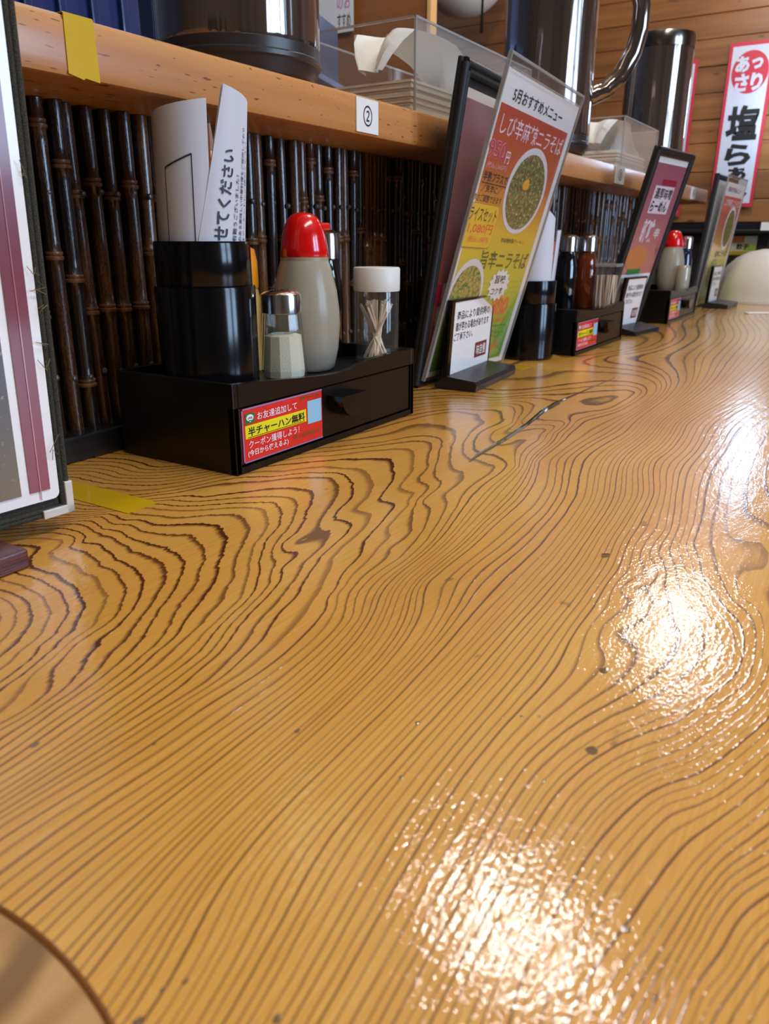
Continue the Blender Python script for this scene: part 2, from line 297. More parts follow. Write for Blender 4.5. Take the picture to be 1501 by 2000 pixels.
def table_material():
    s = NT('cedar_slab'); tc = s.n('TexCoord').outputs['Object']
    ring = s.n('Attribute', attribute_name='ring').outputs['Fac']; rx = s.n('Attribute', attribute_name='ring_slope').outputs['Fac']
    sy = s.n('SeparateXYZ'); s.L(tc, sy.inputs[0]); s.n_y = sy.outputs[1]
    jag = s.math('SUBTRACT', s.noise(tc, (50, 400, 1), 3, .55), .5)
    wob = s.math('SUBTRACT', s.noise(tc, (26, 90, 1), 2), .5)
    v = s.math('MULTIPLY_ADD', s.math('MULTIPLY', rx, s.smooth(s.n_y, .12, .30, .0015, .0068)), jag, ring)
    v = s.math('MULTIPLY_ADD', wob, .30, v)
    n1 = s.n('TexNoise', noise_dimensions='1D'); n1.inputs['Scale'].default_value = 1; n1.inputs['Detail'].default_value = 1; s.L(s.math('MULTIPLY', v, .42), n1.inputs['W'])
    v = s.math('MULTIPLY_ADD', s.math('SUBTRACT', n1.outputs[0], .5), .9, v)
    f = s.math('FRACT', v); rid = s.math('FLOOR', v)
    wn = s.n('TexWhiteNoise', noise_dimensions='1D'); s.L(rid, wn.inputs['W']); rnd = wn.outputs['Value']
    late = s.math('MULTIPLY', s.smooth(s.math('ADD', f, s.smooth(s.n_y, .08, .32, -.03, 0)), .66, .90), s.smooth(f, 1.0, .97))
    late = s.math('MULTIPLY', late, s.math('MULTIPLY_ADD', rnd, .62, .58)); late = s.math('MULTIPLY', late, s.smooth(s.n_y, .02, .32, .95, 1.0))
    fib = s.noise(tc, (22, 900, 1), 3, .6); big = s.noise(tc, (3.5, 9, 1), 2)
    early = s.ramp(s.math('MULTIPLY_ADD', fib, .5, s.math('MULTIPLY', big, .6)), [(.30, (190, 130, 47)), (.52, (213, 155, 67)), (.75, (228, 177, 91))])
    c = s.mix(late, early, (84, 38, 10))
    # stains worn into the slab
    st = s.noise(tc, (34, 60, 1), 2); c = s.mix(s.smooth(st, .725, .77, 0, .55), c, (84, 62, 30))
    s.L(c, s.b.inputs['Base Color'])
    s.b.inputs['Roughness'].default_value = .42; s.b.inputs['Specular IOR Level'].default_value = .25
    s.b.inputs['Coat Weight'].default_value = 1; s.b.inputs['Coat IOR'].default_value = 1.5
    scr = s.noise(tc, (30, 260, 1), 3, .7)
    s.L(s.smooth(scr, .35, .75, .055, .16), s.b.inputs['Coat Roughness'])
    h = s.math('MULTIPLY_ADD', s.noise(tc, (370, 580, 1), 2, .6), .00017, s.math('MULTIPLY', s.noise(tc, (42, 95, 1), 2), .00040))
    h = s.math('MULTIPLY_ADD', late, .00006, h)
    bp = s.n('Bump'); bp.inputs['Distance'].default_value = 1.0; bp.inputs['Strength'].default_value = 1.0; s.L(h, bp.inputs['Height'])
    s.L(bp.outputs[0], s.b.inputs['Coat Normal'])
    return s.m
M_TABLE = table_material()
TX0, TX1, TY0, TY1 = -.45, 2.80, -.20, .545
def counter():
    ev = ring_field()
    xs = np.concatenate([np.linspace(TX0, .02, 40, endpoint=False), np.arange(.02, 1.0, .0026), np.arange(1.0, 1.6, .006), np.linspace(1.6, TX1, 110)])
    ys = np.arange(TY0, TY1+.0013, .0026); ys = ys*(TY1-TY0)/(ys[-1]-TY0)+TY0*(1-(TY1-TY0)/(ys[-1]-TY0)) if False else np.linspace(TY0, TY1, len(ys))
    nx, ny = len(xs), len(ys); X, Y = np.meshgrid(xs, ys, indexing='ij')
    G = np.c_[X.ravel(), Y.ravel()]; F = ev(G); Fx = (ev(G+np.array([.002, 0]))-F)/.002
    Fx = np.clip(Fx, -60, 60)
    V = np.c_[G, np.zeros(len(G))].astype(np.float32)
    i = np.arange(nx-1)[:, None]*ny+np.arange(ny-1)[None]; Q = np.stack([i, i+ny, i+ny+1, i+1], -1).reshape(-1, 4)
    # a slab edge all round
    rim = [k*ny for k in range(nx)]+[(nx-1)*ny+k for k in range(1, ny)]+[k*ny+ny-1 for k in range(nx-2, -1, -1)]+[k for k in range(ny-2, 0, -1)]
    low = V[rim].copy(); low[:, 2] = -.05; n0 = len(V); V = np.vstack([V, low]); m = len(rim)
    side = np.array([[rim[k], n0+k, n0+(k+1) % m, rim[(k+1) % m]] for k in range(m)]); Q = np.vstack([Q, side])
    me = bpy.data.meshes.new('counter_top'); me.vertices.add(len(V)); me.vertices.foreach_set('co', V.ravel())
    me.loops.add(len(Q)*4); me.loops.foreach_set('vertex_index', Q.ravel().astype(np.int32))
    me.polygons.add(len(Q)); me.polygons.foreach_set('loop_start', np.arange(len(Q), dtype=np.int32)*4)
    me.update(calc_edges=True); me.validate()
    for nm, arr in (('ring', F), ('ring_slope', Fx)):
        at = me.attributes.new(nm, 'FLOAT', 'POINT'); at.data.foreach_set('value', np.append(arr, arr[rim]).astype(np.float32))
    o = link('counter', me, M_TABLE)
    tag(o, 'long varnished wooden counter top with bold dark growth rings', 'counter')
    return o
table = counter()
MB().box(TX0+.05, TY0+.18, -.75, TX1-.05, TY1, -.05).build('counter_base', wood('dark_base_wood', [(.3, (40, 26, 18)), (.7, (62, 42, 28))]), table)
# an open crack and small dents in the slab
M_CRACK = mat('crack_dirt', (64, 46, 26), .25, coat=1, bump=(900, .0006))  # dark brown for the strip laid along the crack
def crack():
    P = [(.555, .266), (.583, .2699), (.643, .2724), (.714, .2784), (.780, .2877), (.830, .2916), (.886, .2896), (.956, .2869), (1.035, .2839)]
    wd = [.0004, .0026, .0030, .0026, .0034, .0028, .0018, .0012, .0004]; mb = MB(); V = []
    for (x, y), q in zip(P, wd): V += [(x, y-q, .0002), (x, y, .0005), (x, y+q, .0002)]
    F = []
    for k in range(len(P)-1): F += [(3*k, 3*k+3, 3*k+4, 3*k+1), (3*k+1, 3*k+4, 3*k+5, 3*k+2)]
    tag(mb.add(V, F).build('crack', M_CRACK, table), 'dark crack along the grain')
crack()
M_DENT = mat('dent', (112, 90, 58), .15, coat=1)
def dent(x, y, r, s=1.6):
    V = [(x, y, .0003)]; n = 10
    for k in range(n):
        q = r*(.75+.5*R.random()); V.append((x+q*s*math.cos(2*PI*k/n), y+q*math.sin(2*PI*k/n), .0001))
    MB().add(V, [(0, 1+k, 1+(k+1) % n) for k in range(n)]).build('dent', M_DENT, table, smooth=True)
dent(0.4188, 0.1094, 0.00284)
dent(0.2360, 0.0590, 0.00202)
dent(0.2920, 0.0718, 0.00188)
dent(0.2108, 0.0676, 0.00067)
dent(0.2415, 0.0886, 0.00063)
dent(0.2453, 0.0827, 0.00063)
dent(0.1293, 0.2328, 0.00108)
dent(0.1531, 0.1964, 0.00072)
dent(0.1875, 0.1567, 0.00101)
dent(0.1859, 0.1099, 0.00066)
dent(0.1658, 0.0266, 0.00082)
dent(0.1497, 0.0155, 0.00062)
dent(0.0914, 0.1160, 0.00077)
dent(0.0869, 0.1191, 0.00062)
dent(0.2164, 0.1208, 0.00082)
dent(0.0779, 0.1180, 0.00091)
dent(0.0961, 0.0905, 0.00089)

M_PLANK = [wood('wall_plank_%s' % k, [(.25, a), (.5, b), (.75, c)], (1, 2.2, 34), .45, .25, fleck=((2, 14, 60), .70, (92, 52, 26))) for k, a, b, c in
           (('amber', (104, 62, 30), (132, 84, 42), (150, 98, 52)), ('honey', (112, 68, 34), (140, 90, 46), (158, 106, 58)), ('russet', (96, 58, 28), (124, 78, 40), (142, 92, 50)))]
M_FLOOR = wood('floor_wood', [(.3, (70, 50, 36)), (.7, (98, 72, 52))]); M_CEIL = mat('ceiling_board', (196, 178, 150), .8); M_PLASTER = mat('plaster', (128, 116, 100), .8)
M_KIT = mat('kitchen_tile', (96, 112, 140), .35); M_DARK = wood('dark_panel', [(.3, (26, 20, 18)), (.7, (44, 34, 30))])
def struct(name, mb, m): return tag(mb.build(name, m), kind='structure')
struct('floor', MB().box(-2.0, -2.4, -.80, 3.2, 2.6, -.75), M_FLOOR)
struct('ceiling', MB().box(-2.0, -2.4, 1.78, 3.2, 2.6, 1.84), M_CEIL)
struct('wall_back', MB().box(-2.06, -2.4, -.75, -2.0, 2.6, 1.78), M_PLASTER)
struct('wall_kitchen', MB().box(-2.0, 2.5, -.75, 3.2, 2.56, 1.78), M_KIT)
wr = MB()
for x0, x1, z0, z1 in ((-2, .44, -.75, 1.78), (1.0, 1.14, -.75, 1.78), (1.70, 3.2, -.75, 1.78), (.44, 1.0, -.75, .1), (1.14, 1.70, -.75, .1), (.44, 1.0, 1.3, 1.78), (1.14, 1.70, 1.3, 1.78)):
    wr.box(x0, -2.24, z0, x1, -2.18, z1)
struct('wall_right', wr, M_PLASTER)
for k, x in enumerate((.44, 1.14)):  # unseen windows, assumed from bluish streaks on the black holder
    f = MB(); b = .025
    f.box(x, -2.23, .1, x+b, -2.19, 1.3).box(x+.56-b, -2.23, .1, x+.56, -2.19, 1.3).box(x, -2.23, .1, x+.56, -2.19, .1+b).box(x, -2.23, 1.3-b, x+.56, -2.19, 1.3).box(x, -2.23, .69, x+.56, -2.19, .715)
    struct('window_%d' % (k+1), f, mat('window_frame', (120, 84, 50), .5))
# far wall: a dark lower panel, a black rail and horizontal planks above
wf = struct('wall_far', MB().box(3.02, -2.4, -.75, 3.10, 2.6, 1.78), M_DARK)
z = .235; k = 0
while z < 1.76:
    h = R.choice((.072, .080, .090)); o = MB().box(3.0+R.uniform(0, .004), -2.2, z, 3.02, 2.5, min(z+h-.0012, 1.775), .0025).build('plank', M_PLANK[(k*2+R.randint(0, 1)) % 3], wf)
    z += h; k += 1
struct('trim_1', MB().box(2.955, -2.2, .198, 3.02, 2.2, .210, .002).box(2.97, -2.2, .210, 3.02, 2.2, .232), mat('black_rail', (24, 22, 24), .3))
# bamboo screen below the shelf
M_BAM = []
for k, st in (('umber', [(.30, (24, 15, 12)), (.52, (56, 34, 22)), (.70, (112, 74, 44))]), ('char', [(.32, (20, 15, 15)), (.56, (36, 25, 22)), (.80, (66, 44, 30))]), ('sepia', [(.26, (32, 20, 14)), (.48, (76, 48, 28)), (.70, (128, 88, 52))])):
    s = NT('smoked_bamboo_'+k); tc = s.n('TexCoord').outputs['Object']; oi = s.n('ObjectInfo').outputs['Random']
    vm = s.n('VectorMath', operation='ADD'); s.L(tc, vm.inputs[0]); s.L(s.math('MULTIPLY', oi, 40.), vm.inputs[1])
    a = s.noise(vm.outputs[0], (420, 420, 46), 4, .65); a2 = s.noise(vm.outputs[0], (900, 900, 300), 2, .6); b = s.noise(vm.outputs[0], (20, 20, 12), 1)
    f = s.math('MULTIPLY_ADD', a2, .35, s.math('MULTIPLY_ADD', b, .4, s.math('MULTIPLY', a, .45)))
    s.L(s.ramp(f, [(p*1.18, c) for p, c in st]), s.b.inputs['Base Color']); s.b.inputs['Roughness'].default_value = .27; s.b.inputs['Coat Weight'].default_value = .7
    s.b.inputs['Coat Roughness'].default_value = .14
    bp = s.n('Bump'); bp.inputs['Distance'].default_value = .0003; s.L(a2, bp.inputs['Height']); s.L(bp.outputs[0], s.b.inputs['Normal'])
    M_BAM.append(s.m)
M_NODE = wood('bamboo_node', [(.3, (74, 46, 28)), (.7, (126, 84, 50))], (200, 200, 200))
wl = struct('wall_left', MB().box(-.40, .572, -.75, 2.44, .60, .275), mat('black_backing', (13, 11, 11), .7))
def pole_mesh(nodes, r, mat_b):
    prof = []; zs = sorted(nodes); zc = .021
    pts = [(zc, r)]
    for q in zs: pts += [(q-.012, r*.985), (q-.004, r*1.02), (q-.0028, r*1.17), (q-.0004, r*1.19), (q+.0004, r*.98), (q+.0016, r*1.12), (q+.0034, r*1.10), (q+.0046, r*.96), (q+.015, r*.94)]
    pts.append((.274, r*.97)); pts = [p for p in pts if .021 <= p[0] <= .274]; pts.sort()
    mb = MB(); n = 12; V = []; F = []; mi = []
    for (zz, rr) in pts:
        for k in range(n): V.append((rr*math.cos(2*PI*k/n), rr*math.sin(2*PI*k/n), zz))
    mb.add(V, [])
    for i in range(len(pts)-1):
        isn = any(abs((pts[i][0]+pts[i+1][0])/2-q) < .0032 for q in zs)
        mb.add([], [], 0)
        mb.f += [(i*n+k, i*n+(k+1) % n, (i+1)*n+(k+1) % n, (i+1)*n+k) for k in range(n)]; mb.mi += [1 if isn else 0]*n
    me = mb.mesh('bamboo_pole')
    for x in (mat_b, M_NODE): me.materials.append(x)
    for p in me.polygons: p.use_smooth = True
    me.set_sharp_from_angle(angle=.9)
    return me
VAR = []
for k in range(15):
    a = .03+.16*R.random(); gp = .085+.045*R.random()
    VAR.append(pole_mesh([q for q in (a, a+gp, a+2*gp) if q < .268], .0058+.0013*R.random(), M_BAM[k % 3]))
nail_me = MB().lathe([(0, .0018), (.0018, .0013), (.0028, 0)], 8).mesh('nail'); nail_me.materials.append(mat('nail_iron', (92, 86, 80), .3, .3))
x = -.02; k = 0; px = 0
while x < 2.42:
    me = VAR[R.randint(0, 14)]; o = bpy.data.objects.new('bamboo_pole', me); COL.objects.link(o); o.parent = wl
    o.location = (x, .5625+R.uniform(-.001, .0012), 0); o.rotation_euler = (R.uniform(-.006, .006), R.uniform(-.012, .012), R.uniform(0, 6))
    if .30 < x < 1.05:
        for zz in (.0665, .2105):
            q = bpy.data.objects.new('nail', nail_me); COL.objects.link(q); q.parent = wl
            q.matrix_world = Matrix.Translation((x, .5555, zz+R.uniform(-.002, .002))) @ Matrix.Rotation(PI/2, 4, 'X')
    k += 1; x += .0150+R.uniform(0, .0028)+(.008 if k % 21 == 0 else 0)
struct('trim_2', MB().box(-.40, .540, 0, 2.44, .5725, .0215, .0015), wood('black_rail_wood', [(.3, (12, 11, 12)), (.7, (30, 28, 30))], (2, 60, 160), .35))

# ------------------------------------------------------------------ the raised shelf
M_SHELF = wood('shelf_pine', [(.25, (176, 114, 58)), (.5, (196, 134, 76)), (.78, (210, 152, 92))], (2.2, 30, 46), .38, .5, fleck=((80, 170, 460), .67, (122, 70, 32)))
sh = MB().box(-.40, .475, .2745, 2.50, .86, .3115, .0045).build('shelf', M_SHELF, None, True, .5)
tag(sh, 'thick pine shelf running above the bamboo screen', 'shelf')
# ------------------------------------------------------------------ the kitchen behind the shelf
kc = MB().box(-.4, 1.05, -.75, 1.95, 1.75, .28).build('kitchen_counter', mat('steel_counter', (100, 108, 122), .35, .6))
tag(kc, 'steel kitchen counter beyond the shelf', 'counter')
cr = empty('blue_crate', (.98, 1.22, .28)); tag(cr, 'blue plastic crate on the kitchen counter', 'crate')
M_BLUE = mat('blue_plastic', (30, 42, 92), .3, coat=.3)
MB().box(-.19, -.08, 0, .06, .2, .30, .01).build('body', M_BLUE, cr); MB().box(-.205, -.095, .285, .075, .215, .31, .004).build('rim', mat('blue_rim', (84, 112, 168), .3), cr)
for q in range(4): MB().box(-.17+q*.06, -.09, .03, -.155+q*.06, -.078, .27, .003).build('rib', M_BLUE, cr)
hd = empty('extractor_hood', (1.32, 1.25, .62)); tag(hd, 'slanted grey blue steel hood above the kitchen counter', 'hood')
M_HOOD = mat('hood_steel', (74, 84, 112), .3, .7)
MB().prism_xz([(-.30, 0), (.36, -.10), (.36, .02), (-.30, .16)], -.06, .5).build('body', M_HOOD, hd)
MB().prism_xz([(-.30, -.012), (.36, -.112), (.36, -.10), (-.30, 0)], -.075, .5).build('lip', mat('hood_lip', (128, 146, 190), .25, .7), hd)
cb = empty('wooden_screen', (2.0, 1.115, -.75)); tag(cb, 'tall orange brown wooden partition board beyond the larger napkin box', 'partition')
M_CAB = wood('cabinet_wood', [(.3, (132, 78, 34)), (.7, (156, 98, 48))], (2, 2, 14), .4)
MB().box(.004, .012, 0, .022, .9, 2.5).build('body', M_CAB, cb); MB().box(-.008, 0, 0, .024, .013, 2.5, .002).build('edge_strip', mat('pale_edge', (226, 176, 110), .4), cb)
MB().prism_xz([(0, 0), (.02, 0), (.02, .06), (0, .06)], 0, .01).build('door_catch', mat('pink_catch', (176, 120, 128), .4), cb).matrix_world = Matrix.Translation((1.985, 1.19, .705)) @ Matrix.Rotation(.9, 4, 'X')
no = empty('paper_notice', mw=frame(1.990, 1.46, -PI/2, 0, .715)); tag(no, 'white handwritten notice taped to the orange brown partition', 'notice')
flat('sheet', M_WHITE, no, -.02, 0, .105, .16, 0)
for q, s_ in enumerate(('本日', 'のお', 'すすめ')): text(s_, M_INK if q == 2 else mat('pink_pen', (206, 120, 170), .5), no, (.05+.0*q, .10-.045*q, .095, .135-.045*q), .0006, .01)
pl = empty('globe_lamp', (3.05, 1.50, 0)); pl.location = (2.72, 1.395, 1.04); tag(pl, 'white round globe lamp hanging beyond the napkin box', 'lamp')
pr = [(.012, .15)]+[(.15*math.cos(t), .15*math.sin(t)*.95) for t in [PI/2-.08-k*(PI-.16)/22 for k in range(23)]]+[(.0, -.1425)]
MB().lathe(pr, 40).build('globe', mat('opal_glass', (226, 220, 210), .3), pl, True); MB().tube([(0, 0, .14), (0, 0, .70)], .004, 8).build('cord', M_BLACKP, pl)
MB().tube([(-.12, -.13, .60), (-.12, -.13, -.17), (-.12, -.13, -.226)], [.0035, .004, .006], 8).build('pull_cord', M_BLACKP, pl)
# unseen lamps assumed from counter glare: pendants overhead, bracket lamp on far wall
M_SHADE = mat('lamp_shade', (60, 44, 30), .5)
for q, ((lx, ly, lz), r, e, col) in enumerate(ASSUMED_PENDANTS):
    t = empty('pendant_lamp', (lx, ly, lz)); tag(t, ('bare round pendant bulb nearer the camera above the counter', 'bare round pendant bulb farther along above the counter')[q], 'lamp')
    c255 = tuple(255*(v**(1/2.2)) for v in col)
    pr = [(0, -r)]+[(r*math.sin(a), -r*math.cos(a)) for a in [(k+1)*(PI-.5)/14 for k in range(14)]]
    MB().lathe(pr, 24).build('bulb', mat('bulb_%d' % q, c255, .4, emit=e), t, True)
    MB().lathe([(.0, r*1.25), (.03, r*1.25), (.034, r*.8), (.02, r*.75)], 20).build('socket', M_SHADE, t, True); MB().tube([(0, 0, r*1.2), (0, 0, 1.78-lz)], .003, 6).build('cord', M_BLACKP, t)
(lx, ly, lz), e, col = ASSUMED_WALL_LAMP
t = empty('wall_lamp', (lx, ly, lz)); tag(t, 'slim upright wall lamp right of the ramen banner', 'lamp')  # lamp out of view, assumed as source of the bluish counter glare
MB().lathe([(0, -.10), (.016, -.10), (.021, -.09), (.021, .09), (.016, .10), (0, .10)], 20).build('tube', mat('cool_tube', tuple(255*(v**(1/2.2)) for v in col), .4, emit=e), t, True)
MB().box(.02, -.02, -.03, .10, .02, .03, .003).build('bracket', M_CHROME, t)

# ================================================================== things on the shelf
def cloth_tape(name, pts, y, lab):
    mb = MB(); mb.prism_xz(pts, y-.0005, y); return mb.build(name, M_TAPE)
t = MB().prism_xz([(.366, .2768), (.3775, .2745), (.379, .2757), (.3905, .2745), (.390, .3112), (.367, .3112)], .4741, .4749).box(.367, .4749, .3114, .390, .492, .3120).build('tape_strip', M_TAPE)
tag(t, 'yellow tape strip folded over the front edge of the shelf', 'tape')
def number_card(x, wd, num, lab, z0=.2775, z1=.3085):
    o = MB().box(0, -.0012, z0, wd, 0, z1, 0).build('number_card', M_WHITE); o.location = (x, .4748, 0); tag(o, lab, 'card', 'seat number cards on the shelf edge')
    if num: link('number', glyphs(num, (wd*.30, z0+.006, wd*.70, z1-.006), .005, warp=lambda a, b, c: (a, -.0015, b)), M_INK, o)
number_card(.699, .040, '②', 'white seat card with a circled 2 on the shelf edge')
number_card(1.585, .060, '③', 'white seat card on the shelf edge below the smaller napkin box', .279, .3115)
number_card(2.27, .060, '④', 'white seat card at the far end of the shelf edge', .279, .309)

NTJ = NT('smoked_mirror'); s = NTJ; s.b.inputs['Base Color'].default_value = (*lin((150, 138, 132)), 1); s.b.inputs['Metallic'].default_value = .92; s.b.inputs['Roughness'].default_value = .10
s.b.inputs['Coat Weight'].default_value = .6
tc = s.n('TexCoord').outputs['Object']; bp = s.n('Bump'); bp.inputs['Distance'].default_value = .0032; s.L(s.noise(tc, (44, 44, 1.6), 2), bp.inputs['Height']); s.L(bp.outputs[0], s.b.inputs['Normal'])
M_JUG = s.m; M_JBASE = mat('jug_base', (48, 42, 42), .34)
def make_jug(handle):
    t = empty('water_pitcher'); r = .0765
    MB().lathe([(r*.80, .029), (r*.985, .029), (r, .033), (r*.995, .18), (r*.985, .312), (r*.965, .312), (r*.97, .19), (r*.97, .040), (0, .040)], 56).build('body', M_JUG, t, True)
    MB().lathe([(0, .0005), (r*.86, .0005), (r*.92, .003), (r*.965, .009), (r*.985, .0145), (r*1.012, .016), (r*1.012, .0195), (r*.995, .021), (r*1.0, .029), (r*.965, .031), (.0, .031)], 56).build('base', M_JBASE, t, True, .5)
    MB().lathe([(r*1.003, .285), (r*1.012, .288), (r*1.012, .310), (r*1.0, .316), (r*.96, .316), (r*.955, .288)], 56, closed=True).build('rim', mat('steel_rim', (150, 142, 136), .16, 1), t, True)
    if handle is not None:
        h = MB().tube([(r*.95, 0, .094), (r+.022, 0, .104), (r+.046, 0, .126), (r+.062, 0, .158), (r+.070, 0, .192), (r+.070, 0, .226), (r+.060, 0, .256), (r+.036, 0, .276), (r*.95, 0, .280)], [.016, .0150, .0145, .0145, .0145, .0145, .0145, .0150, .016], 16).build('handle', M_JUG, t, True)
        h.rotation_euler = (0, 0, handle)
    return t
G = 'water pitchers along the shelf'
for (x, y, hd_, lab) in ((.622, .555, .73, 'dark mirrored water pitcher nearest the camera, beside the larger napkin box'),
                        (1.382, .545, -1.05, 'dark mirrored water pitcher with a big curved handle, between two napkin boxes'),
                        (2.10, .548, .25, 'dark mirrored water pitcher farthest along the shelf, against the plank wall')):
    t = make_jug(hd_); t.location = (x, y, .3117); tag(t, lab, 'pitcher', G)

M_NAP = mat('napkin_paper', (236, 230, 218), .85); M_TIS = mat('tissue', (238, 238, 236), .8)
def napkin_box(x0, y0, lx, ly, h, lab, lab2, pile):
    t = empty('napkin_box', (x0, y0, .3117)); tag(t, lab, 'napkin box', 'clear napkin boxes on the shelf'); e = .0025
    MB().box(0, 0, 0, lx, e, h).build('front_panel', M_DUSTY, t); MB().box(0, ly-e, 0, lx, ly, h).build('back_panel', M_CLEAR, t)
    MB().box(0, e, 0, e, ly-e, h).build('side_panel', M_CLEAR, t); MB().box(lx-e, e, 0, lx, ly-e, h).build('side_panel', M_DUSTY, t)
    MB().box(e, e, 0, lx-e, ly-e, .003).build('bottom', M_CLEAR, t)
    r = MB(); q = .0022
    for a, b in ((0, 0), (lx, 0), (0, ly), (lx, ly)): r.box(a-q/2, b-q/2, 0, a+q/2, b+q/2, h)
    r.box(0, -q/2, h-q, lx, q/2, h).box(0, ly-q/2, h-q, lx, ly+q/2, h).box(-q/2, 0, h-q, q/2, ly, h).box(lx-q/2, 0, h-q, lx+q/2, ly, h)
    r.build('edge', M_EDGE, t)
    p = MB(); n = 12
    for k in range(n):
        d = R.uniform(0, .004); p.box(.016+d, .014+d, .004+k*pile/n, lx-.030+R.uniform(-.003, .003), ly-.014-d, .004+(k+1)*pile/n-.0006)
    p = p.build('napkin_pile', M_NAP); p.location = (x0, y0, .3117); tag(p, lab2[0], 'napkins')
    # the sheet pulled up out of the pile
    V = []; F = []; nu, nv = 14, 12
    for i in range(nu+1):
        u = i/nu
        for j in range(nv+1):
            v = j/nv; wv = (v-.5)
            z_ = .004+pile+(h*1.06-pile-.004)*math.sin(min(1, u*1.5)*PI/2)*(1-.25*wv*wv)-(.05*max(0, u-.78)/.22 if u > .78 else 0)
            xx = lx*(.66-.58*u+.07*math.sin(u*6))+.016*math.sin(v*9+u*4); yy = ly*(.40+wv*(.66-.36*u))+.012*math.sin(u*7+v*3)
            V.append((max(.006, min(lx-.006, xx)), max(.006, min(ly-.006, yy)), min(z_, h-.002)))
    for i in range(nu):
        for j in range(nv): a = i*(nv+1)+j; F.append((a, a+1, a+nv+2, a+nv+1))
    o = MB().add(V, F).build('napkin', M_TIS, None, True); o.location = (x0, y0, .3117); tag(o, lab2[1], 'napkin')
napkin_box(.845, .492, .335, .165, .098, 'larger clear dusty napkin box beside the nearest pitcher', ('low pile of folded napkins in the larger clear box', 'white napkin pulled up inside the larger clear box'), .036)
napkin_box(1.70, .50, .27, .16, .100, 'smaller clear napkin box under the farthest pitcher', ('low pile of folded napkins in the smaller clear box', 'white napkin puffed up inside the smaller clear box'), .036)

# ================================================================== caddies and their contents
def promo(parent, x0, z0, x1, z1, y, detail=True):
    """a red printed card in a clear sleeve on the drawer front; parent's local x to the right, z up, -y out"""
    W, H = x1-x0, z1-z0
    up = lambda a, b, c: (x0+a, y-c, z0+b)
    c = MB().box(x0, y-.0010, z0, x1, y, z1, 0).build('promo_card', mat('print_red', (222, 38, 36), .35, coat=.5), parent); c['label'] = 'red coupon card with a yellow band'
    def q(m, a, b, c_, d, z=.0012, nm='print_patch', r=0):
        return MB().prism_xz([(x0+a*W, z0+b*H), (x0+c_*W, z0+b*H), (x0+c_*W, z0+d*H), (x0+a*W, z0+d*H)], y-z-.0002, y-z).build(nm, m, c)
    def tx(sx, m, a, b, c_, d, bold=.01, z=.0016):
        link('lettering', glyphs(sx, (a*W, b*H, c_*W, d*H), bold, warp=lambda i, j, k: (x0+i, y-z, z0+j)), m, c)
    lil = mat('sleeve_edge', (150, 130, 190), .3)
    for a in ((0, 0, .012, 1), (0, 0, 1, .02), (0, .975, 1, 1)): q(lil, *a, .0011)
    q(mat('print_yellow', (236, 226, 24), .4), .03, .44, .775, .685)
    wh = mat('print_white', (244, 236, 246), .4); dk = M_INK; gr = mat('print_green', (18, 122, 62), .4); go = mat('print_olive', (92, 104, 30), .4)
    tx('お友達追加して', wh, .17, .74, .655, .885, .006); tx('半チャーハン無料', dk, .06, .475, .755, .645, .02)
    tx('クーポン獲得しよう！', wh, .06, .255, .675, .40, .004); tx('(今日から使えるよ)', wh, .045, .09, .53, .225, .016)
    q(dk, .055, .452, .755, .464)
    q(gr, .035, .715, .14, .905, .0012, 'chat_icon')
    bub = MB().prism_xz([(x0+W*(.0875+.040*math.cos(t)), z0+H*(.82+.062*math.sin(t))) for t in [k*2*PI/20 for k in range(20)]], y-.0016, y-.0014).add([(x0+W*.068, y-.0016, z0+H*.775), (x0+W*.108, y-.0016, z0+H*.775), (x0+W*.09, y-.0016, z0+H*.735)], [(0, 1, 2)]).build('chat_bubble', wh, c)
    tx('LINE', gr, .062, .80, .113, .84, .01, .0018)
    tx('@070mczm', go, .70, .885, .965, .955, .01); tx('予約＆空席確認も可', go, .59, .155, .955, .225, .01)
    q(mat('print_pale_blue', (150, 200, 232), .4), .795, .37, .985, .83)
def make_caddy(length, depth=.131):
    t = empty('condiment_caddy'); b = M_BLACK; e = .006; L_ = length; fl = .056
    MB().box(e, e, .050, L_-e, depth-e, fl).build('tray', b, t)
    MB().box(0, 0, 0, e, depth, .0715, .0008).build('side_panel', b, t); MB().box(L_-e, 0, 0, L_, depth, .069, .0008).build('side_panel', b, t); MB().box(e, depth-e, 0, L_-e, depth, .072, .0008).build('back_panel', b, t)
    pts = [(e, 0), (L_-e, 0), (L_-e, .069)]
    top = [(.98, .069), (.80, .0685), (.70, .0675), (.64, .0655), (.58, .0625), (.52, .0615), (.42, .0625), (.25, .0665), (.08, .0705)]
    pts += [(L_*a, z_) for a, z_ in top]+[(e, .0712)]
    fr = MB().prism_xz([(e, .0530), (L_-e, .0530)]+pts[2:], .0, e).box(0, 0, 0, e, e, .053).box(L_-e, 0, 0, L_, e, .053).box(e, 0, 0, L_-e, e, .0055)
    fr.build('front_panel', b, t)
    d = MB().box(.0075, .0012, .0065, L_-.0075, .012, .0518, .0008).build('drawer', b, t)
    kx = L_*.515; a = [(kx+.0200*math.cos(q), .0440+.0205*math.sin(q)) for q in [PI+k*PI/14 for k in range(15)]]
    MB().prism_xz(a, -.016, .002).build('knob', M_BLACKP, d)
    promo(d, .0085, .0078, .112, .0512, .0012)
    return t
caddies = []
for k, (x, y, L_, lab) in enumerate(((.4205, .4005, .273, 'black condiment caddy nearest the camera with a red coupon card'), (1.200, .398, .265, 'black condiment caddy with the two dark sauce bottles'), (1.795, .390, .290, 'black condiment caddy farthest along the counter, by the white dome'))):
    t = make_caddy(L_); t.location = (x, y, .0002); tag(t, lab, 'caddy', 'condiment caddies along the counter')
ZF = .0564   # tray floor
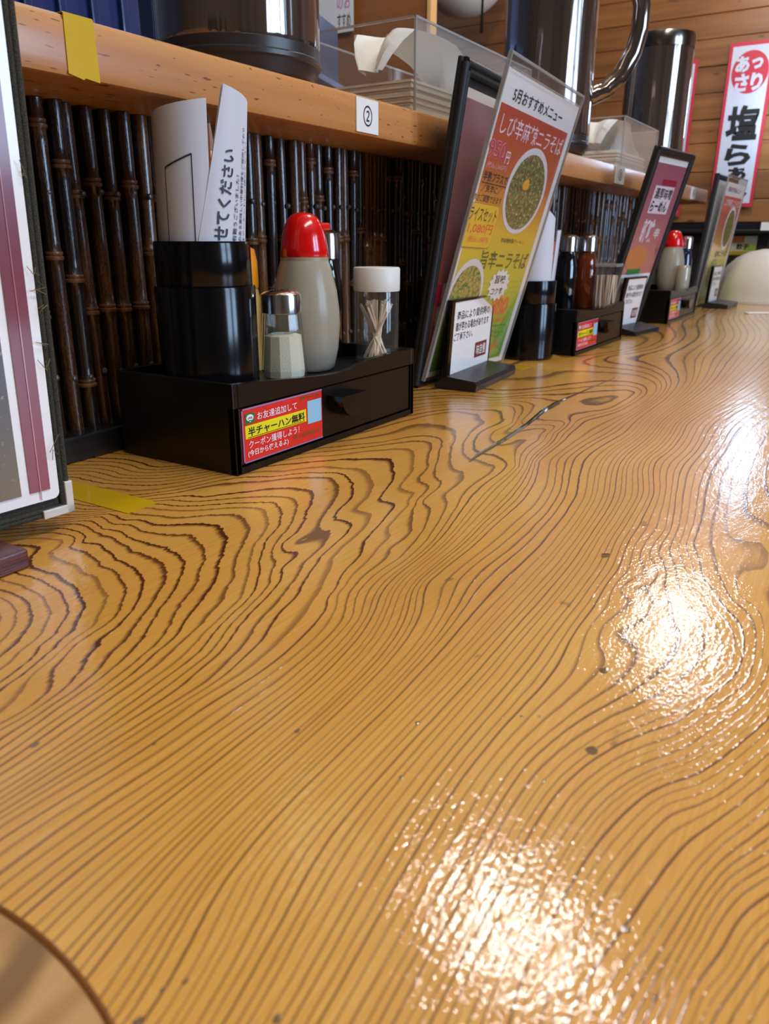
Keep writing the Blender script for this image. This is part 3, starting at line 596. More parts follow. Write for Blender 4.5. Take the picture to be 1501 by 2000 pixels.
# --- paper holders
def holder(x, y, z, lab):
    t = empty('paper_holder', (x, y, z)); tag(t, lab, 'holder', 'black cylindrical paper holders')
    MB().lathe([(0, .0005), (.0385, .0005), (.0400, .003), (.0405, .082), (.0400, .0835), (.0365, .0835), (.0365, .006), (0, .006)], 56).build('body', M_BLACKP, t, True, .5)
    MB().lathe([(.0366, .080), (.0382, .0836), (.0380, .1155), (.0374, .1172), (.0352, .1172), (.0345, .116), (.0345, .080)], 56, closed=True).build('collar', M_BLACKP, t, True, .5)
    return t
holder(.4675, .4672, ZF, 'black paper holder standing in the nearest caddy')
holder(1.150, .458, .0003, 'black paper holder standing on the counter behind the recommendation sign')
def sheets(cx, cy, a0, a1, z0, z1l, z1r, dx, dy, r, n, lab, mt, da=0):
    """a few sheets bent to an arc of the holder, leaning by (dx, dy) at the top"""
    def P(u, v, rr):
        a = a0+(a1-a0)*u; zt = z1l+(z1r-z1l)*u
        lv = max(0, v-.5)/.5; a += da*(1-u)*lv; return (cx+rr*math.cos(a)+dx*lv, cy+rr*math.sin(a)+dy*lv, z0+(zt-z0)*v)
    t = empty('folded_leaflet', (0, 0, 0)); tag(t, lab, 'leaflet')
    for k in range(n):
        V = []; F = []; nu = 14; rr = r-.0014*k; nv = 5
        for th in (0, -.0005):
            for i in range(nu+1):
                for j in range(nv): V.append(P(i/nu, j/(nv-1), rr+th))
        o = nv*(nu+1)
        for i in range(nu):
            for j in range(nv-1): a = i*nv+j; F += [(a, a+nv, a+nv+1, a+1), (o+a, o+a+1, o+a+nv+1, o+a+nv)]
        for i in (0, nu):
            for j in range(nv-1): a = i*nv+j; F.append((a, a+1, o+a+1, o+a))
        for i in range(nu): a = i*nv+nv-1; F.append((a, a+nv, o+a+nv, o+a))
        MB().add(V, F).build('sheet', mt, t, True)
    return t, P
M_LEAF = mat('leaflet_paper', (204, 208, 222), .55)
d2 = math.radians
la, PA = sheets(.4675, .4672, d2(132), d2(238), .062, .262, .271, .002, -.002, .0335, 4, 'white blank-sided leaflet curled in the nearest paper holder', M_LEAF)
ink = mat('form_line', (40, 42, 66), .5)
def stroke(P, r, u0, v0, u1, v1, w_, par):
    V = []; n = 12
    for k in range(n+1):
        u = u0+(u1-u0)*k/n; v = v0+(v1-v0)*k/n; du, dv = (0, w_*.5) if abs(u1-u0) > abs(v1-v0) else (w_, 0)
        V += [P(u-du, v-dv, r), P(u+du, v+dv, r)]
    MB().add(V, [(2*k, 2*k+2, 2*k+3, 2*k+1) for k in range(n)]).build('form_line', ink, par)
sh0 = la.children[0]
stroke(PA, .0339, .44, .80, .80, .83, .006, sh0); stroke(PA, .0339, .80, .42, .80, .83, .006, sh0); stroke(PA, .0339, .44, .42, .44, .80, .005, sh0)
lb, PB = sheets(.4675, .4672, d2(220), d2(306), .062, .281, .2735, .0055, -.0055, .0340, 3, 'white questionnaire leaflet leaning right in the nearest paper holder', M_LEAF, .56)
wp = lambda a, b, c: PB(a, b, .0345)
for sx, bx, bo in (('聞かせてください', (.20, .42, .45, .815), .02), ('ご来店有難うございました！', (.53, .45, .62, .74), .006), ('ボリュームのある美味しい中華料理をご提供しており', (.67, .42, .76, .90), .006), ('ます。是非アンケートにご協力ください', (.81, .42, .88, .86), .006)):
    text(sx, ink, lb.children[0], bx, 0, bo, 90, warp=wp)
pc = empty('pencil', (.4916, .4745, .1065)); pc.rotation_euler = (0, 0, 0); tag(pc, 'orange pencil stub standing between the two leaflets', 'pencil')
MB().tube([(0, 0, -.043), (0, 0, .135)], .0036, 6).build('shaft', mat('pencil_orange', (226, 120, 24), .35, coat=.5), pc); MB().tube([(0, 0, .135), (0, 0, .155)], [.0036, .0012], 8).build('tip', mat('pencil_wood', (150, 110, 90), .6), pc); MB().tube([(0, 0, .155), (0, 0, .162)], [.0012, .0003], 6).build('lead', M_INK, pc)
# leaflets of the second holder
lc, PC = sheets(1.150, .458, d2(190), d2(262), .008, .236, .205, .0, 0, .0335, 2, 'white leaflet standing tall in the second paper holder', M_LEAF)
ld, PD = sheets(1.150, .458, d2(258), d2(318), .008, .188, .190, .010, -.002, .0338, 2, 'white printed leaflet leaning right in the second paper holder', M_LEAF)
for q in range(6): text('お客様の声をお聞かせください。', ink, ld.children[0], (.20+.11*q, .52, .255+.11*q, .90-.05*(q % 3)), 0, 0, 90, warp=lambda a, b, c: PD(a, b, .0343))
pc2 = empty('order_tag', (1.196, .452, .112)); pc2.rotation_euler = (0, .22, -.4); tag(pc2, 'small orange paper tag tucked beside the second paper holder', 'tag')
MB().box(-.012, -.0005, -.03, .012, .0005, .045, 0).build('slip', mat('orange_paper', (242, 138, 16), .5), pc2); text('注文', M_INK, pc2.children[0], (-.006, -.01, .004, .018), 0, warp=lambda a, b, c: (a, -.0008, b))
MB().tube([(0, 0, .045), (.004, 0, .062)], [.005, .004], 8).build('pencil_end', mat('pink_eraser', (206, 96, 76), .6), pc2)
# --- yellow bottle behind the nearest holder
t = empty('mustard_bottle', (.5535, .5045, ZF)); tag(t, 'slim bottle with an orange cap half hidden behind the paper holder', 'bottle')
MB().lathe([(0, .0005), (.0150, .0005), (.0158, .004), (.0158, .066), (.0135, .076), (0, .076)], 24).build('body', mat('cloudy_body', (214, 180, 110), .35), t, True); MB().lathe([(.0142, .076), (.0146, .078), (.0142, .100), (.0120, .110), (.006, .1135), (0, .1135)], 24).build('cap', mat('orange_cap', (240, 150, 30), .3), t, True, .6)
# --- salt shaker
t = empty('salt_shaker', (.5185, .4305, ZF)); tag(t, 'faceted glass salt shaker with a chrome cap in the nearest caddy', 'shaker')
n = 12
MB().lathe([(0, .0006), (.0196, .0006), (.0210, .003), (.0204, .012), (.0172, .052), (.0166, .059), (.0150, .061), (.0146, .059), (.0155, .050), (.0186, .012), (.0180, .006), (0, .0055)], n).build('glass', M_GLASS, t)
MB().lathe([(0, .0062), (.0176, .0062), (.0182, .012), (.0160, .041), (.0105, .0425), (.004, .0385), (0, .0395)], n).build('salt', mat('salt', (240, 237, 226), .9, bump=(1500, .0006)), t)
cp = MB().lathe([(.0160, .0595), (.0172, .0600), (.0172, .0740), (.0168, .0752), (.0140, .0772), (.006, .0790), (0, .0793)], 40).build('cap', M_CHROME, t, True, .6)
hol = MB()
for q in range(7):
    a = q*PI/3; rr = 0 if q == 6 else .006; hol.lathe([(0, .0004), (.0009, .0004), (.0009, 0)], 8, (rr*math.cos(a), rr*math.sin(a)), 0, .0789)
hol.build('pour_holes', M_INK, cp)
# --- big squeeze bottle with a red cap
M_FROST = mat('frosted_plastic', (178, 171, 154), .26, trans=.25, ior=1.4)
def dressing(x, y, z, lab, s_=1.0):
    t = empty('dressing_bottle', (x, y, z)); tag(t, lab, 'bottle', 'red capped dressing bottles')
    MB().lathe([(0, .0005), (.0235, .0005), (.0262, .003), (.0300, .020), (.0320, .042), (.0316, .056), (.0295, .074), (.0250, .092), (.0225, .100), (.0205, .1045), (.0195, .108), (0, .108)], 48).build('body', M_FROST, t, True)
    cap = MB().lathe([(.0219, .1035), (.0224, .1045), (.0216, .112), (.0200, .122), (.0180, .129), (.0150, .1355), (.0110, .1395), (.0060, .1415), (0, .142)], 48).build('cap', M_REDCAP, t, True)
    sp = MB().tube([(.006, 0, .129), (.020, 0, .1295), (.0290, 0, .1300)], [.0050, .0042, .0036], 14).build('spout', M_REDCAP, cap, True); sp.rotation_euler = (0, 0, -.25)
    MB().lathe([(.0219, .0995), (.0224, .1000), (.0224, .1030), (.0216, .1036)], 40).build('collar', mat('bottle_collar', (160, 150, 128), .4), t, True)
    return t
dressing(.589, .4590, ZF, 'tall frosted squeeze bottle with a red cap in the nearest caddy')
dressing(2.045, .452, ZF, 'frosted squeeze bottle with a red cap in the farthest caddy')
# --- sauce bottles with chrome caps
def sauce(x, y, z, r, col, lab, trans=0):
    t = empty('sauce_bottle', (x, y, z)); tag(t, lab, 'bottle')
    m = mat('sauce_%d_%d_%d' % col, col, .06, coat=1, trans=trans)
    MB().lathe([(0, .0005), (r*.92, .0005), (r, .004), (r*1.0, .050), (r*.97, .074), (r*.80, .090), (r*.66, .097), (r*.64, .101), (0, .101)], 32).build('body', m, t, True)
    MB().lathe([(r*.70, .0985), (r*.84, .100), (r*.84, .121), (r*.78, .125), (r*.5, .128), (0, .1285)], 32).build('cap', M_CHROME, t, True, .6); return t
sauce(.6755, .4985, ZF, .0175, (16, 14, 14), 'dark soy sauce bottle with a chrome cap behind the red capped bottle')
sauce(1.385, .487, ZF, .0195, (12, 12, 16), 'black soy sauce bottle with a chrome cap in the middle caddy')
sauce(1.438, .468, ZF, .0205, (120, 50, 14), 'amber brown vinegar bottle with a chrome cap in the middle caddy', .35)
sauce(1.452, .506, ZF, .0180, (60, 26, 14), 'dark brown bottle with a chrome cap behind the amber vinegar bottle')
sauce(2.085, .430, ZF, .0180, (22, 30, 70), 'dark bottle with a chrome cap right of the far red capped bottle')
sauce(1.955, .492, ZF, .016, (176, 130, 40), 'yellow bottle left of the far red capped bottle', .2)
# --- toothpick jar and box
t = empty('toothpick_jar', (.6655, .4285, ZF)); tag(t, 'clear glass toothpick jar with a white lid', 'jar')
MB().lathe([(0, .0006), (.0205, .0006), (.0222, .003), (.0224, .069), (.0212, .072), (.0202, .072), (.0210, .067), (.0208, .005), (0, .0045)], 40).build('glass', M_GLASS, t, True, .6)
MB().lathe([(0, .0705), (.0228, .0705), (.0232, .0720), (.0232, .0915), (.0222, .0930), (0, .0935)], 48).build('lid', M_WLID, t, True, .6)
def picks(cx, cy, z, r, n, lab, grp, square=0):
    me = MB().tube([(0, 0, -.0295), (0, 0, -.024), (0, 0, .029)], [.0003, .00118, .00118], 6).mesh('toothpick'); me.materials.append(M_STICK)
    for k in range(n):
        a = R.uniform(0, 2*PI); b = a+PI+R.uniform(-.7, .7); q = r*R.uniform(.45, .97)
        lo = Vector((cx+.70*q*math.cos(a), cy+.70*q*math.sin(a), z+.0008)); hi_ = Vector((cx+q*math.cos(b), cy+q*math.sin(b), 0))
        if square: lo = Vector((cx+R.uniform(-r, r), cy+R.uniform(-r, r), z+.0008)); hi_ = lo+Vector((R.uniform(-.004, .004), R.uniform(-.004, .004), 0))
        h2 = (hi_-lo).xy.length; hi_.z = lo.z+math.sqrt(max(.0585**2-h2*h2, .0001))
        o = bpy.data.objects.new('toothpick', me); COL.objects.link(o); o.location = (lo+hi_)/2; o.rotation_euler = (hi_-lo).to_track_quat('Z', 'Y').to_euler()
        tag(o, lab, 'toothpick', grp)
picks(.6655, .4285, ZF+.0052, .0195, 30, 'thin wooden toothpick standing in the white lidded glass jar', 'toothpicks in the glass jar')
t = empty('toothpick_box', (1.4335, .424, ZF)); tag(t, 'square clear toothpick box in the middle caddy', 'box'); q = .019
for nm, a in (('front_panel', (-q, -q, 0, q, -q+.0015, .079)), ('back_panel', (-q, q-.0015, 0, q, q, .079)), ('side_panel', (-q, -q, 0, -q+.0015, q, .079)), ('side_panel', (q-.0015, -q, 0, q, q, .079))): MB().box(*a).build(nm, M_CLEAR, t)
MB().box(-q-.0008, -q-.0008, .074, q+.0008, q+.0008, .0795, .0005).build('lid', M_EDGE, t)
picks(1.4335, .424, ZF+.0003, .0150, 34, 'thin wooden toothpick standing in the square clear box', 'toothpicks in the square box', 1)
t = MB().lathe([(0, .0005), (.0150, .0005), (.0160, .004), (.0150, .055), (.0120, .062), (0, .062)], 20).build('oil_jar', mat('oil_jar', (196, 190, 170), .2, coat=1, trans=.3), None, True); t.location = (2.02, .415, ZF); tag(t, 'small clear jar of pale dressing in front of the far red capped bottle', 'jar')

# ================================================================== menu boards and signs
def grad(name, stops, axis=1, scale=1, off=0, noise=None, rough=.3, coat=.6):
    s = NT(name); tc = s.n('TexCoord').outputs['Object']; sp = s.n('SeparateXYZ'); s.L(tc, sp.inputs[0])
    f = s.math('MULTIPLY_ADD', sp.outputs[axis], scale, off); c = s.ramp(f, stops)
    if noise: c = s.mix(s.smooth(s.noise(tc, noise[0], 3, .6), noise[1], noise[2]), c, noise[3])
    s.L(c, s.b.inputs['Base Color']); s.b.inputs['Roughness'].default_value = rough; s.b.inputs['Coat Weight'].default_value = coat; s.b.inputs['Coat Roughness'].default_value = .12
    return s.m
def food(name, stops, sc_, specks):
    s = NT(name); tc = s.n('TexCoord').outputs['Object']; c = s.ramp(s.noise(tc, sc_, 4, .65), stops)
    for (q, lo, hi_, col) in specks: c = s.mix(s.smooth(s.noise(tc, q, 2), lo, hi_), c, col)
    s.L(c, s.b.inputs['Base Color']); s.b.inputs['Roughness'].default_value = .35; return s.m
M_BOWLW = mat('print_bowl_white', (232, 226, 232), .35)
M_SOUP = food('print_nira_soba', [(.32, (58, 36, 22)), (.44, (120, 84, 44)), (.54, (92, 112, 44)), (.66, (206, 164, 96))], (130, 190, 1), [((220, 150, 1), .54, .60, (110, 150, 52)), ((160, 240, 1), .60, .65, (140, 58, 30)), ((300, 230, 1), .62, .66, (222, 206, 160))])
M_GREENS = food('print_green_soba', [(.34, (60, 90, 28)), (.5, (160, 160, 74)), (.64, (222, 190, 100))], (150, 220, 1), [((110, 160, 1), .54, .60, (40, 116, 40)), ((220, 160, 1), .60, .65, (206, 116, 46))])
M_MAROON = grad('print_maroon', [(0, (212, 140, 118)), (.35, (192, 122, 118)), (.7, (166, 98, 112)), (1, (146, 84, 102))], 1, 2.9, 0, ((14, 9, 1), .62, .75, (104, 54, 66)))
def menu_folder(name, mw, w_, h_, lab, page, b=.016):
    t = empty(name, mw=mw); tag(t, lab, 'menu', 'black edged menu folders')
    mb = MB().box(0, 0, -.006, w_, h_, 0, .002); mb.build('cover', M_RUB, t)
    e = MB()
    for r0, q in ((.0052, .0050), (.0046, b-.0045)):
        pts = [(q, q*.6, .002), (w_-q, q*.6, .002), (w_-q, h_-q, .002), (q, h_-q, .002)]
        for i in range(4): e.tube([pts[i], pts[(i+1) % 4]], r0, 10)
    e.build('binding', M_RUB, t, True, .9)
    return t
# the tall board in the middle
fo = menu_folder('menu_folder', frame(.818, .4745, .08, -.15, .0015), .246, .362, 'black edged menu folder behind the yellow recommendation sign', None, .017)
pg = flat('page', M_PAGE, fo, .020, .012, .222, .336, .0006)
flat('menu_print', M_MAROON, pg, .026, .125, .20, .326, .0012)
flat('menu_print', mat('print_salmon', (206, 120, 96), .4), pg, .0215, .030, .034, .150, .0014); flat('menu_print', mat('print_pink', (222, 60, 110), .4), pg, .023, .098, .042, .124, .0018)
flat('menu_print', mat('print_green', (18, 122, 62), .4), pg, .042, .016, .075, .066, .0014); flat('menu_print', mat('print_gold', (196, 150, 50), .4), pg, .0225, .016, .034, .034, .0018)
text('おすすめ定食セット', M_INK, pg, (.030, .036, .036, .094), .0024, 0, 90)
text('辛', mat('print_dark_red', (120, 24, 24), .4), pg, (.075, .19, .105, .225), .002, .02); text('味', M_PAGE, pg, (.070, .165, .092, .186), .002, .02)
# clear stand with the May recommendation sheet
ac = empty('recommendation_sign', mw=frame(.828, .4665, .014, -.251, .0095, -.035) @ Matrix.Diagonal((.880, 1.035, 1, 1))); tag(ac, 'clear acrylic sign with the yellow and red monthly recommendation sheet', 'sign')
AW, AH = .288, .352
MB().box(0, 0, 0, AW, AH, .0012, .0003).box(0, 0, .0038, AW, AH, .0046, .0003).build('acrylic_panel', M_CLEAR, ac)
ed = MB(); q = .0014
ed.box(-q, 0, 0, q, AH, .0046).box(AW-q, 0, 0, AW+q, AH, .0036).box(0, AH-q, 0, AW, AH+q, .0036).box(.012, AH-.0125, .0036, AW-.004, AH-.0113, .0040)
ed.build('acrylic_edge', M_EDGE, ac)
sh = flat('printed_sheet', M_PAGE, ac, .006, .003, AW-.004, AH-.0125, .0013, .0006)
Z = .00195
M_FLAME = grad('print_flame', [(0, (92, 158, 44)), (.22, (150, 190, 44)), (.38, (206, 200, 36)), (.55, (232, 196, 30)), (.66, (222, 148, 34)), (.80, (206, 98, 32)), (1, (196, 66, 38))], 1, 1/.296, -.04)
flat('colour_panel', M_FLAME, sh, .0115, .010, .2690, .307, Z, .0001)
Z2, Z3 = Z+.0004, Z+.0008
text('5月おすすめメニュー', M_INK, sh, (.040, .312, .228, .3255), Z2, .012)
gl = mat('print_glow', (244, 214, 226), .4)
text('しび辛麻辣ニラそば', gl, sh, (.026, .2785, .262, .2995), Z2, .004)
text('950', mat('print_price_pink', (240, 150, 170), .4), sh, (.008, .253, .066, .2725), Z2, .04); text('950', mat('print_price_red', (200, 62, 66), .4), sh, (.009, .254, .065, .2715), Z3, .0); text('円', gl, sh, (.068, .252, .082, .265), Z2, .02)
text('(税込1,045円)', mat('print_faint_pink', (236, 160, 176), .4), sh, (.016, .243, .082, .250), Z2, .015)
dk = mat('print_dark_brown', (60, 36, 16), .4)
text('半熟プラスで', dk, sh, (.016, .230, .096, .2405), Z2, .015); flat('underline', dk, sh, .016, .2278, .097, .2288, Z2, .0001)
text('／鬼辛に／', dk, sh, (.020, .2185, .086, .2272), Z2, .015); text('辛さご調整できます', dk, sh, (.002, .2085, .095, .2165), Z2, .006)
fr = flat('set_box', mat('print_box_edge', (170, 130, 16), .4), sh, .000, .1575, .097, .2065, Z2, .0001, .008); flat('set_box_fill', mat('print_box_fill', (238, 196, 36), .4), fr, .0012, .1590, .0958, .2062, Z2+.0002, .0001, .0075)
text('ライスセット', dk, sh, (.003, .1875, .092, .2025), Z3, .012); rd = mat('print_orange_red', (236, 96, 40), .4)
text('1,080円', rd, sh, (.010, .1735, .090, .1855), Z3, .02); text('(税込1,188円)', rd, sh, (.018, .1635, .086, .1715), Z3, .012)
bw = disc('bowl_photo', M_BOWLW, sh, .1715, .2285, .0745, .0500, Z2, .0001); disc('noodle_photo', M_SOUP, bw, .1715, .2275, .0655, .0435, Z3, .0001)
disc('egg_yolk', mat('print_yolk', (240, 176, 40), .35), bw, .163, .2365, .011, .0068, Z3+.0003, .0001, 20, .1)
text('辛味噌特製ラーメン', dk, sh, (.132, .1665, .222, .1725), Z2, .004)
text('旨辛ニラそば', mat('print_moss', (66, 84, 12), .4), sh, (.080, .134, .262, .1565), Z2, .012)
b2 = disc('bowl_photo', M_BOWLW, sh, .060, .100, .056, .046, Z2, .0001); disc('noodle_photo', M_GREENS, b2, .060, .099, .049, .039, Z3, .0001)
bu = MB().prism([((.172+(.040 if k % 2 else .032)*math.cos(k*PI/14)), (.114+(.0215 if k % 2 else .017)*math.sin(k*PI/14))) for k in range(28)], Z3, Z3+.0001).build('burst', M_PAGE, sh)
text('旨味', M_INK, bu, (.152, .116, .192, .127), Z3+.0003, .02); text('コク辛', M_INK, bu, (.148, .101, .192, .111), Z3+.0003, .01)
text('880', rd, sh, (.168, .072, .236, .098), Z2, .03); text('税込968円', rd, sh, (.168, .0625, .236, .070), Z2, .01)
gb = flat('set_box', mat('print_leaf_edge', (60, 120, 40), .4), sh, .162, .013, .256, .059, Z2, .0001, .006); flat('set_box_fill', mat('print_leaf', (120, 176, 60), .4), gb, .1632, .0142, .2548, .0578, Z2+.0002, .0001, .006)
text('ライスセット', mat('print_forest', (40, 96, 30), .4), sh, (.168, .041, .250, .053), Z3, .01); text('1,010円', rd, sh, (.172, .018, .24, .036), Z3, .02)
# small notice stands
def card_stand(mw, lab, w_=.110, h_=.098, base_w=.118, detail=True, depth=.05):
    t = empty('notice_stand', mw=mw); tag(t, lab, 'notice stand', 'small black notice stands')
    f = MB().box(0, 0, -.006, w_, h_, .0, .0012); f.build('backing', M_BLACKP, t)
    b = .0058; e = MB().box(0, 0, 0, b*1.8, h_, .0016, .0006).box(w_-b*.35, 0, 0, w_, h_, .0016, .0006).box(0, h_-b*.55, 0, w_, h_, .0016, .0006); e.build('border', M_BLACKP, t)
    c = flat('card', M_PAGE, t, b*1.8, .002, w_-b*.35, h_-b*.6, .0002)
    sx = w_-b*2.2; X = lambda a: b*1.8+a*sx
    text('商品により提供時の', M_INK, c, (X(.08), h_*.74, X(.92), h_*.85), .0008, .006); text('器が変わる場合があります', M_INK, c, (X(.06), h_*.60, X(.91), h_*.71), .0008, .006); text('ご了承下さい。', M_INK, c, (X(.03), h_*.475, X(.50), h_*.575), .0008, .006)
    s_ = flat('seal', mat('seal_red', (120, 40, 40), .4), c, X(.60), h_*.17, X(.91), h_*.375, .0008); text('味自慢', M_PAGE, s_, (X(.63), h_*.20, X(.88), h_*.345), .0013, .01)
    # sloping foot in front of the card
    bs = MB(); x0, x1 = -.004, base_w-.004
    prof = [(-.004, -.012), (-.009, -.012), (-.009, depth), (-.001, depth+.001), (.004, depth-.001), (.006, .002)]
    V = [(x0, y, z) for y, z in prof]+[(x1, y, z) for y, z in prof]; n = len(prof)
    bs.add(V, [tuple(range(n)), tuple(range(n, 2*n))[::-1]]+[(i, n+i, n+(i+1) % n, (i+1) % n) for i in range(n)]).build('foot', mat('dusty_black', (34, 34, 37), .35), t)
    return t
card_stand(frame(.838, .4385, .085, -.055, .0105), 'small black notice stand in front of the yellow recommendation sign', .150, .0965, .152, depth=.042)
# second and third boards farther along
f3 = menu_folder('menu_folder', frame(1.51, .459, -.12, -.24, .004), .190, .338, 'black edged maroon menu folder beside the middle caddy', None, .015)
pg = flat('page', M_PAGE, f3, .019, .011, .186, .326, .0006)
flat('menu_print', M_MAROON, pg, .0225, .112, .182, .313, .0012)
wb = flat('menu_panel', mat('print_pale', (214, 202, 214), .4), pg, .050, .226, .146, .275, .0016)
text('濃厚味噌', M_INK, wb, (.056, .252, .142, .272), .0022, .012); text('らーめん', M_INK, wb, (.054, .229, .136, .249), .0022, .03)
flat('menu_panel', mat('print_crimson', (150, 30, 62), .4), pg, .075, .277, .148, .287, .0016)
text('新味', mat('print_pale', (214, 202, 214), .4), pg, (.052, .172, .112, .216), .0016, .05); text('辛', mat('print_pale', (214, 202, 214), .4), pg, (.118, .180, .146, .200), .0016, .04)
disc('dish_photo', mat('print_orange_brown', (196, 124, 72), .4), pg, .070, .143, .050, .024, .0016)
flat('menu_panel', mat('print_green', (18, 122, 62), .4), pg, .045, .112, .110, .122, .0018)
card_stand(frame(1.535, .432, -.12, -.15, .0105), 'small black notice stand in front of the maroon menu folder', .105, .098, .125, depth=.045)
f4 = menu_folder('menu_folder', frame(2.285, .446, -.03, -.085, .004), .26, .338, 'black edged menu folder behind the farthest recommendation sign', None, .014)
flat('page', M_PAGE, f4, .019, .011, .25, .326, .0006)
a4 = empty('recommendation_sign', mw=frame(2.312, .4325, -.03, -.115, .004)); tag(a4, 'farthest acrylic sign with a red and yellow recommendation sheet near the dome', 'sign')
W4, H4 = .255, .336
MB().box(0, 0, 0, W4, H4, .0012).build('acrylic_panel', M_CLEAR, a4); MB().box(-q, 0, 0, q, H4, .0036).box(0, H4-q, 0, W4, H4+q, .0036).box(W4-q, 0, 0, W4+q, H4, .0036).build('acrylic_edge', M_EDGE, a4)
s4 = flat('printed_sheet', M_PAGE, a4, .004, .003, W4-.004, H4-.016, .0016)
flat('colour_panel', grad('print_flame_small', [(0, (92, 158, 44)), (.30, (206, 200, 36)), (.50, (226, 180, 60)), (.75, (214, 120, 96)), (1, (206, 92, 84))], 1, 1/.285, 0), s4, .010, .009, W4-.016, H4-.050, .0022)
text('5月おすすめメニュー', M_INK, s4, (.035, H4-.040, .205, H4-.026), .0026, .012)
text('しび辛麻辣ニラそば', gl, s4, (.022, H4-.075, .225, H4-.056), .0028, .01)
b4 = disc('bowl_photo', M_BOWLW, s4, .160, .205, .060, .058, .0026); disc('noodle_photo', M_SOUP, b4, .160, .205, .052, .049, .0030)
disc('bowl_photo', M_GREENS, s4, .085, .085, .05, .04, .0026); text('旨辛ニラそば', M_INK, s4, (.07, .128, .225, .146), .0026, .03); text('880円', M_PAGE, s4, (.15, .07, .22, .095), .0028, .03)
card_stand(frame(2.290, .400, -.03, -.05, .0105), 'small black notice stand farthest along the counter by the dome', .120, .100, .14, depth=.055)

# the big cloth-bound board nearest the camera
b1 = empty('menu_board', mw=frame(.0665, .4290, -.07, -.054, .0125)); tag(b1, 'large cloth bound menu board on a red wooden foot nearest the camera', 'menu')
W1, H1 = .2145, .33
NTC = NT('khaki_cloth'); tc = NTC.n('TexCoord').outputs['Object']; wv = NTC.noise(tc, (1600, 1600, 1600), 2); NTC.L(NTC.ramp(wv, [(.35, (30, 30, 27)), (.65, (68, 66, 56))]), NTC.b.inputs['Base Color']); NTC.b.inputs['Roughness'].default_value = .85
bp = NTC.n('Bump'); bp.inputs['Distance'].default_value = .0006; NTC.L(wv, bp.inputs['Height']); NTC.L(bp.outputs[0], NTC.b.inputs['Normal']); M_CLOTH = NTC.m
MB().box(0, 0, -.008, W1, H1, .0, .002).build('cover', M_CLOTH, b1)
e = MB(); rr = .0026
for off, r0 in ((.0018, .0020), (.0052, .0018)):
    e.tube([(W1-off, .001+off*.4, .001), (W1-off, H1, .001)], r0, 12); e.tube([(0, off*.8, .001), (W1-off*.6, off*.8, .001)], r0*.9, 12)
e.build('cloth_binding', M_CLOTH, b1, True, .9)
th = MB()
for k in range(14):
    y = R.uniform(.02, .2); x = W1-.0068+R.uniform(-.001, .001); th.tube([(x, y, .003), (x+R.uniform(-.004, .004), y+R.uniform(-.004, .006), .005), (x+R.uniform(-.006, .006), y+R.uniform(-.006, .006), .004)], .00022, 5)
tag(th.build('loose_threads', mat('loose_thread', (120, 108, 76), .8), b1), kind='stuff')
pg = flat('page', M_PAGE, b1, .004, .0105, W1-.0070, H1-.01, .0012, .0005, .004)
xr = W1-.0070
M_STRIP = grad('print_wine', [(0, (150, 58, 74)), (.3, (128, 46, 60)), (1, (104, 60, 84))], 1, 3, 0)
flat('menu_print', M_STRIP, pg, xr-.0190, .0175, xr-.0060, H1-.02, .0022)
flat('plastic_fold', mat('sleeve_sheen', (190, 130, 140), .15, coat=1), pg, xr-.0128, .012, xr-.0122, H1-.012, .0026)  # lighter line down the middle of the wine strip
M_PH = grad('print_dark_photo', [(0, (120, 104, 74)), (.10, (96, 82, 60)), (.22, (58, 48, 44)), (1, (66, 52, 54))], 1, 3, -.05, ((260, 260, 1), .60, .68, (132, 118, 86)))
ph = flat('menu_photo', M_PH, pg, .010, .0175, xr-.0245, H1-.09, .0022)
disc('plate_rim', mat('print_rim_red', (196, 40, 52), .4), ph, xr-.0665, .1495, .0410, .0500, .0028); disc('plate_print', M_PAGE, ph, xr-.0665, .1495, .0395, .0485, .0032)
text('一杯入魂', mat('print_rim_red', (196, 40, 52), .4), ph, (xr-.060, .135, xr-.040, .166), .0037, .01)
cn = MB().box(W1-.0042, -.0006, -.002, W1+.0008, .0200, .0042, .0004).box(W1-.0200, -.0006, -.002, W1+.0008, .0048, .0042, .0004); cn.build('corner_guard', mat('corner_metal', (214, 212, 206), .35, .2), b1)
ft = empty('wooden_stand', (.11, .3785, 0)); tag(ft, 'dark red lacquered wooden foot under the nearest menu board', 'stand')
M_RLAC = wood('red_lacquer', [(.3, (62, 16, 13)), (.6, (96, 28, 20)), (.8, (116, 40, 28))], (14, 260, 320), .3, .25)
MB().box(0, 0, .0003, .1165, .075, .0115, .0012).build('base', M_RLAC, ft)

# ================================================================== far end
po = empty('ramen_banner', mw=frame(2.988, .5585, -PI/2, 0, .2825)); tag(po, 'white banner with a red border, red seal and brush lettering on the planks', 'banner')
PW, PH_ = .1365, .493; rdp = mat('banner_red', (190, 42, 62), .5)
flat('backing', rdp, po, 0, 0, PW, PH_, 0, .003); shp = flat('sheet', mat('banner_white', (196, 199, 212), .5), po, .010, .012, PW-.010, PH_-.012, .0034)
dsk = disc('seal', rdp, shp, .070, .405, .0555, .062, .0042)
for g, bx in (('あ', (.024, .405, .066, .452)), ('っ', (.072, .412, .106, .444)), ('さ', (.028, .350, .070, .402)), ('り', (.076, .350, .112, .402))): text(g, mat('banner_white', (196, 199, 212), .5), dsk, bx, .0050, .05)
for g, bx in (('塩', (.020, .205, .118, .310)), ('ら', (.028, .128, .110, .196)), ('ぁ', (.044, .082, .104, .124)), ('ん', (.030, .022, .116, .076))): text(g, M_INK, shp, bx, .0042, .045)
p2 = empty('side_banner', mw=frame(2.988, .78, -PI/2, 0, .255)); tag(p2, 'white red bordered banner half hidden behind the farthest pitcher', 'banner')
